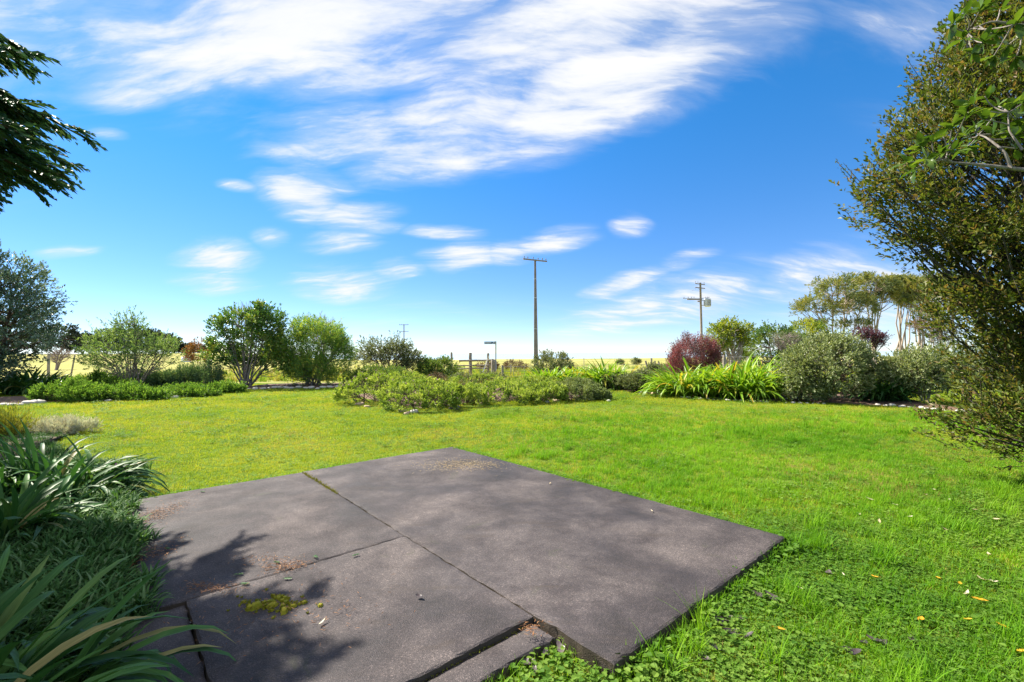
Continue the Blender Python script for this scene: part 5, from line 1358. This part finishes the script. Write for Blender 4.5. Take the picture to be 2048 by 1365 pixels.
def cover():
    protos = [lir(s) for s in range(6)]
    x = rng.uniform(-9, -1.5, 12000); y = rng.uniform(0.7, 6.2, 12000)
    a, b = patio_local(x, y)
    edge = np.interp(y, [0.6, 1.6, 2.15, 2.6, 3.0, 3.7, 4.6, 5.2, 6.0], [-1.6, -1.75, -1.95, -2.08, -2.42, -3.02, -3.82, -4.25, -4.8]) + 0.08 * np.sin(y * 7) + 0.05 * np.sin(y * 17)
    ok = (x < edge) & (x > edge - 3.2) & (np.abs(x) < 1.25 * y + 0.8) & ~((y > 5.4) & (x > -4.9))
    x, y = x[ok], y[ok]; k = slice(0, 3600)
    z = 0.06 + 0.05 * np.clip((edge[ok] - x) / 0.5, 0, 1)
    pts = np.stack([x, y, z], 1)[k]; n = len(pts)
    scatter('striped_ground_cover', 'grey green striped ground cover spilling onto the patio edge', pts, rng.integers(0, 6, n), rng.uniform(0.55, 0.95, n), protos)
    m = 2600; x = rng.uniform(-11.5, -4.6, m); y = rng.uniform(5.9, 9.4, m); ok = inpoly(x, y, LEFT_NEAR) & (x > -1.2 * y - 0.5)
    pts = np.stack([x[ok], y[ok], np.full(ok.sum(), 0.02)], 1)
    protos2 = [tuft(24, 0.07, 0.06, 0.15, 0.010, 0.9, 'liriope', 200 + s) for s in range(3)]
    scatter('pale_ground_cover', 'pale variegated ground cover below the golden grassy bush', pts, rng.integers(0, 3, len(pts)), rng.uniform(0.8, 1.3, len(pts)), protos2)
cover()

def patio_litter():
    mb = MB()  # brown conifer needles and sprig scraps
    def pile(px, py, n, sx, sy):
        c = G(px, py, 0.1)[:2]
        p = np.stack([rng.normal(c[0], sx, n), rng.normal(c[1], sy, n), np.full(n, 0.112) + rng.random(n) * 0.006], 1)
        a = rng.random(n) * 6.283
        leaf_arr(mb, p, np.stack([np.cos(a), np.sin(a), rng.normal(0, .1, n)], 1), np.tile([0, 0, 1.0], (n, 1)) + rng.normal(0, .2, (n, 3)), rng.uniform(0.012, 0.04, n), 0.004)
    pile(570, 1135, 260, 0.07, 0.05); pile(525, 1120, 80, 0.10, 0.04); pile(440, 1180, 140, 0.10, 0.03); pile(392, 1175, 70, 0.05, 0.03); pile(300, 1035, 900, 0.10, 0.22); pile(300, 1110, 350, 0.08, 0.15)
    pile(560, 1230, 220, 0.25, 0.18); pile(1062, 1262, 80, 0.03, 0.03)
    nd = MB()
    c = G(925, 930, 0.1)[:2]; n = 900
    p = np.stack([rng.normal(c[0], 0.28, n), rng.normal(c[1], 0.16, n), np.full(n, 0.106) + rng.random(n) * 0.004], 1); ok = in_patio(p[:, 0], p[:, 1], -0.03); p = p[ok]; n = len(p); a = rng.random(n) * 6.283
    leaf_arr(nd, p, np.stack([np.cos(a), np.sin(a), rng.normal(0, .05, n)], 1), np.tile([0, 0, 1.0], (n, 1)), rng.uniform(0.02, 0.05, n), 0.005)
    tag(link('dry_clippings', nd.mesh('dry_clippings', M['leaf_straw'])), 'straw coloured dry grass clippings on the far end of the long slab', None, None, 'stuff')
    o = link('needle_litter', mb.mesh('needle_litter', M['needle_litter'])); tag(o, 'brown conifer needles scattered on the patio', None, None, 'stuff')
    mb = MB()  # moss cushions
    c0 = G(540, 1210, 0.1)[:2]
    for i in range(95):
        c = np.array([rng.normal(c0[0], 0.11), rng.normal(c0[1], 0.055), 0.099]); r = abs(rng.normal(0.006, 0.009)) + 0.003; k = 8
        th = np.linspace(0, 6.283, k, endpoint=False); rr = r * rng.uniform(0.6, 1.3, k)
        V = np.concatenate([c + np.stack([np.cos(th) * rr, np.sin(th) * rr, 0 * th], 1), c + np.stack([np.cos(th) * rr * .6, np.sin(th) * rr * .6, 0 * th + r * .6], 1), [c + [0, 0, r * .75]]])
        F = [[j, (j + 1) % k, k + (j + 1) % k, k + j] for j in range(k)]; t = rng.random(); n0 = mb.n; mb.add(V, F, t); mb.F.append(np.array([[n0 + k + j, n0 + k + (j + 1) % k, n0 + 2 * k] for j in range(k)])); mb.T.append(np.full(k, t))
        n = 22; a = rng.random(n) * 6.283; q = np.sqrt(rng.random(n)) * r * 1.15
        leaf_arr(mb, c + np.stack([np.cos(a) * q, np.sin(a) * q, np.full(n, r * .3)], 1), np.stack([np.cos(a) * .5, np.sin(a) * .5, np.ones(n)], 1), rng.normal(0, 1, (n, 3)), 0.009, 0.004)
    # moss along the joint
    for t in np.linspace(0, 1, 60):
        p = pl(-0.006, 4.78 - 1.15 * t) + rng.normal(0, 0.006, 2); n = 10
        a = rng.random(n) * 6.283
        leaf_arr(mb, np.stack([p[0] + rng.normal(0, .012, n), p[1] + rng.normal(0, .012, n), np.full(n, 0.09)], 1), np.stack([np.cos(a) * .7, np.sin(a) * .7, np.ones(n)], 1), rng.normal(0, 1, (n, 3)), rng.uniform(0.01, 0.03, n), 0.005)
    for aa, b0, b1, z in ((-0.9, 0.548, 0.548, 0.06),):
        for t in np.linspace(-1.4, -0.1, 80):
            p = pl(t, 0.548); n = 6; a = rng.random(n) * 6.283
            leaf_arr(mb, np.stack([p[0] + rng.normal(0, .01, n), p[1] + rng.normal(0, .01, n), np.full(n, 0.05 + .02 * rng.random())], 1), np.stack([np.cos(a), np.sin(a), np.ones(n)], 1), rng.normal(0, 1, (n, 3)), 0.010, 0.005, 'd', rng.random(n) * .5)
    tag(link('moss', mb.mesh('moss', M['moss'])), 'yellow green moss patch and joint moss on the patio', None, None, 'stuff')
    for px, py in ((560, 1128), (488, 1150), (565, 1160), (635, 1118), (500, 1170), (410, 985), (340, 1100), (720, 1110)):
        mb = MB(); c = G(px, py, 0.1); a = rng.random() * 6.283; d = np.array([math.cos(a), math.sin(a), 0])
        mb.tube([[0, 0, 0.006], d * 0.05 + [0, 0, 0.010]], 0.0012, 4)
        n = 26; s = rng.random(n); e = np.stack([-d[1] * np.where(np.arange(n) % 2, 1, -1), d[0] * np.where(np.arange(n) % 2, 1, -1), np.full(n, .15)], 1)
        leaf_arr(mb, d * (0.05 * s)[:, None] + [0, 0, 0.008], d + e * 0.8, np.tile([0, 0, 1.0], (n, 1)), 0.022, 0.006)
        tag(link('conifer_sprig', mb.mesh('sprig', M['sprig']), None, (c[0], c[1], 0.1)), 'green conifer sprig lying on the patio', 'sprig', 'conifer sprigs on the patio')
patio_litter()

def fallen():
    def lf(mat, w, curl, seed):
        r = np.random.default_rng(seed); s = np.linspace(0, 1, 7); wv = np.array([0.04, .55, .9, 1, .85, .5, 0]) * w * (1 + 0.15 * r.normal(0, 1, 7)); z = curl * (s - .5) ** 2 * 2 + 0.03
        mid = np.stack([s - .5, 0.06 * np.sin(s * 3), z], 1); a = mid + np.stack([0 * s, wv, wv * .4], 1); b = mid - np.stack([0 * s, wv, -wv * .4], 1)
        m = MB(); m.add(np.concatenate([a, mid, b]), [[i, i + 1, 8 + i, 7 + i] for i in range(6)] + [[7 + i, 8 + i, 15 + i, 14 + i] for i in range(6)]); return m.mesh('fallen_leaf', M[mat], True)
    sets = {'gold': [lf('leaf_gold', .2, .2, i) for i in range(3)], 'pale': [lf('leaf_pale', .14, .3, 5 + i) for i in range(3)], 'dark': [lf('leaf_dark', .24, .4, 9 + i) for i in range(3)]}
    def put(k, px, py, z, ln, label, group):
        c = G(px, py, z); o = link('fallen_leaf', sets[k][rng.integers(0, 3)], None, (c[0], c[1], z + 0.002)); o.scale = (ln, ln, ln); o.rotation_euler = (rng.normal(0, .15), rng.normal(0, .15), rng.random() * 6.28); tag(o, label, 'leaf', group)
    for px, py in ((1840, 1240), (1935, 1240), (2005, 1253), (1750, 1155), (1878, 1158), (1918, 1168), (1558, 1260), (1960, 1202), (2044, 1305)): put('gold', px, py, 0.045, rng.uniform(.05, .08), 'golden yellow fallen leaf lying in the grass by the patio', 'golden fallen leaves')
    for px, py in ((1688, 1152), (1600, 1177), (1965, 1160), (1932, 1188), (1985, 1165), (1820, 1035), (1880, 1020), (1790, 1010), (1870, 980), (1900, 1000), (1740, 1000), (1850, 990), (1950, 1020), (1990, 1040), (1925, 985), (1760, 1045), (1240, 985), (1335, 985), (1980, 1110), (1720, 1030), (1890, 1060)): put('pale', px, py, 0.04, rng.uniform(.05, .09), 'pale dry fallen leaf lying in the grass', 'pale fallen leaves')
    for px, py in ((1440, 1250), (1460, 1265), (1490, 1275), (1430, 1300), (1410, 1320), (1520, 1195), (1545, 1200), (1450, 1240), (1700, 1305), (1750, 1285), (1765, 1290), (1730, 1290), (1055, 1330), (1090, 1310), (1070, 1345), (1120, 1300), (1480, 1240), (1830, 1285), (1660, 1150)): put('dark', px, py, 0.03, rng.uniform(.07, .12), 'dark wet fallen leaf on the ground by the patio edge', 'dark fallen leaves')
    for k, px, py, lab in (('dark', 838, 1195, 'dark curled fallen leaf alone on the front slab'), ('pale', 1303, 1023, 'pale curled leaf at the lawn edge of the long slab'), ('pale', 1100, 968, 'pale dry leaf on the far part of the long slab'), ('pale', 645, 1246, 'white scrap of leaf below the moss patch')): put(k, px, py, 0.108, 0.055, lab, None)
    for px, py in ((378, 1250), (382, 1258), (405, 1330), (318, 1218)): put('dark', px, py, 0.05, 0.06, 'dark curled leaf in the gap beside the lower strip', 'dark leaves in the gap')
    # tall grass tufts against the slab edge
    for px, py, h, lab in ((1405, 1275, 1.3, 'tall bright grass tuft growing against the slab side'), (1530, 1180, 0.8, 'small grass tuft by the slab corner')):
        c = G(px, py); r = thing('grass_tuft', lab, 'grass', (c[0], c[1], 0)); link('blades', tuft(26, 0.04, 0.10 * h, 0.24 * h, 0.007, 0.5, 'grass_lush', px, 5), r)
fallen()
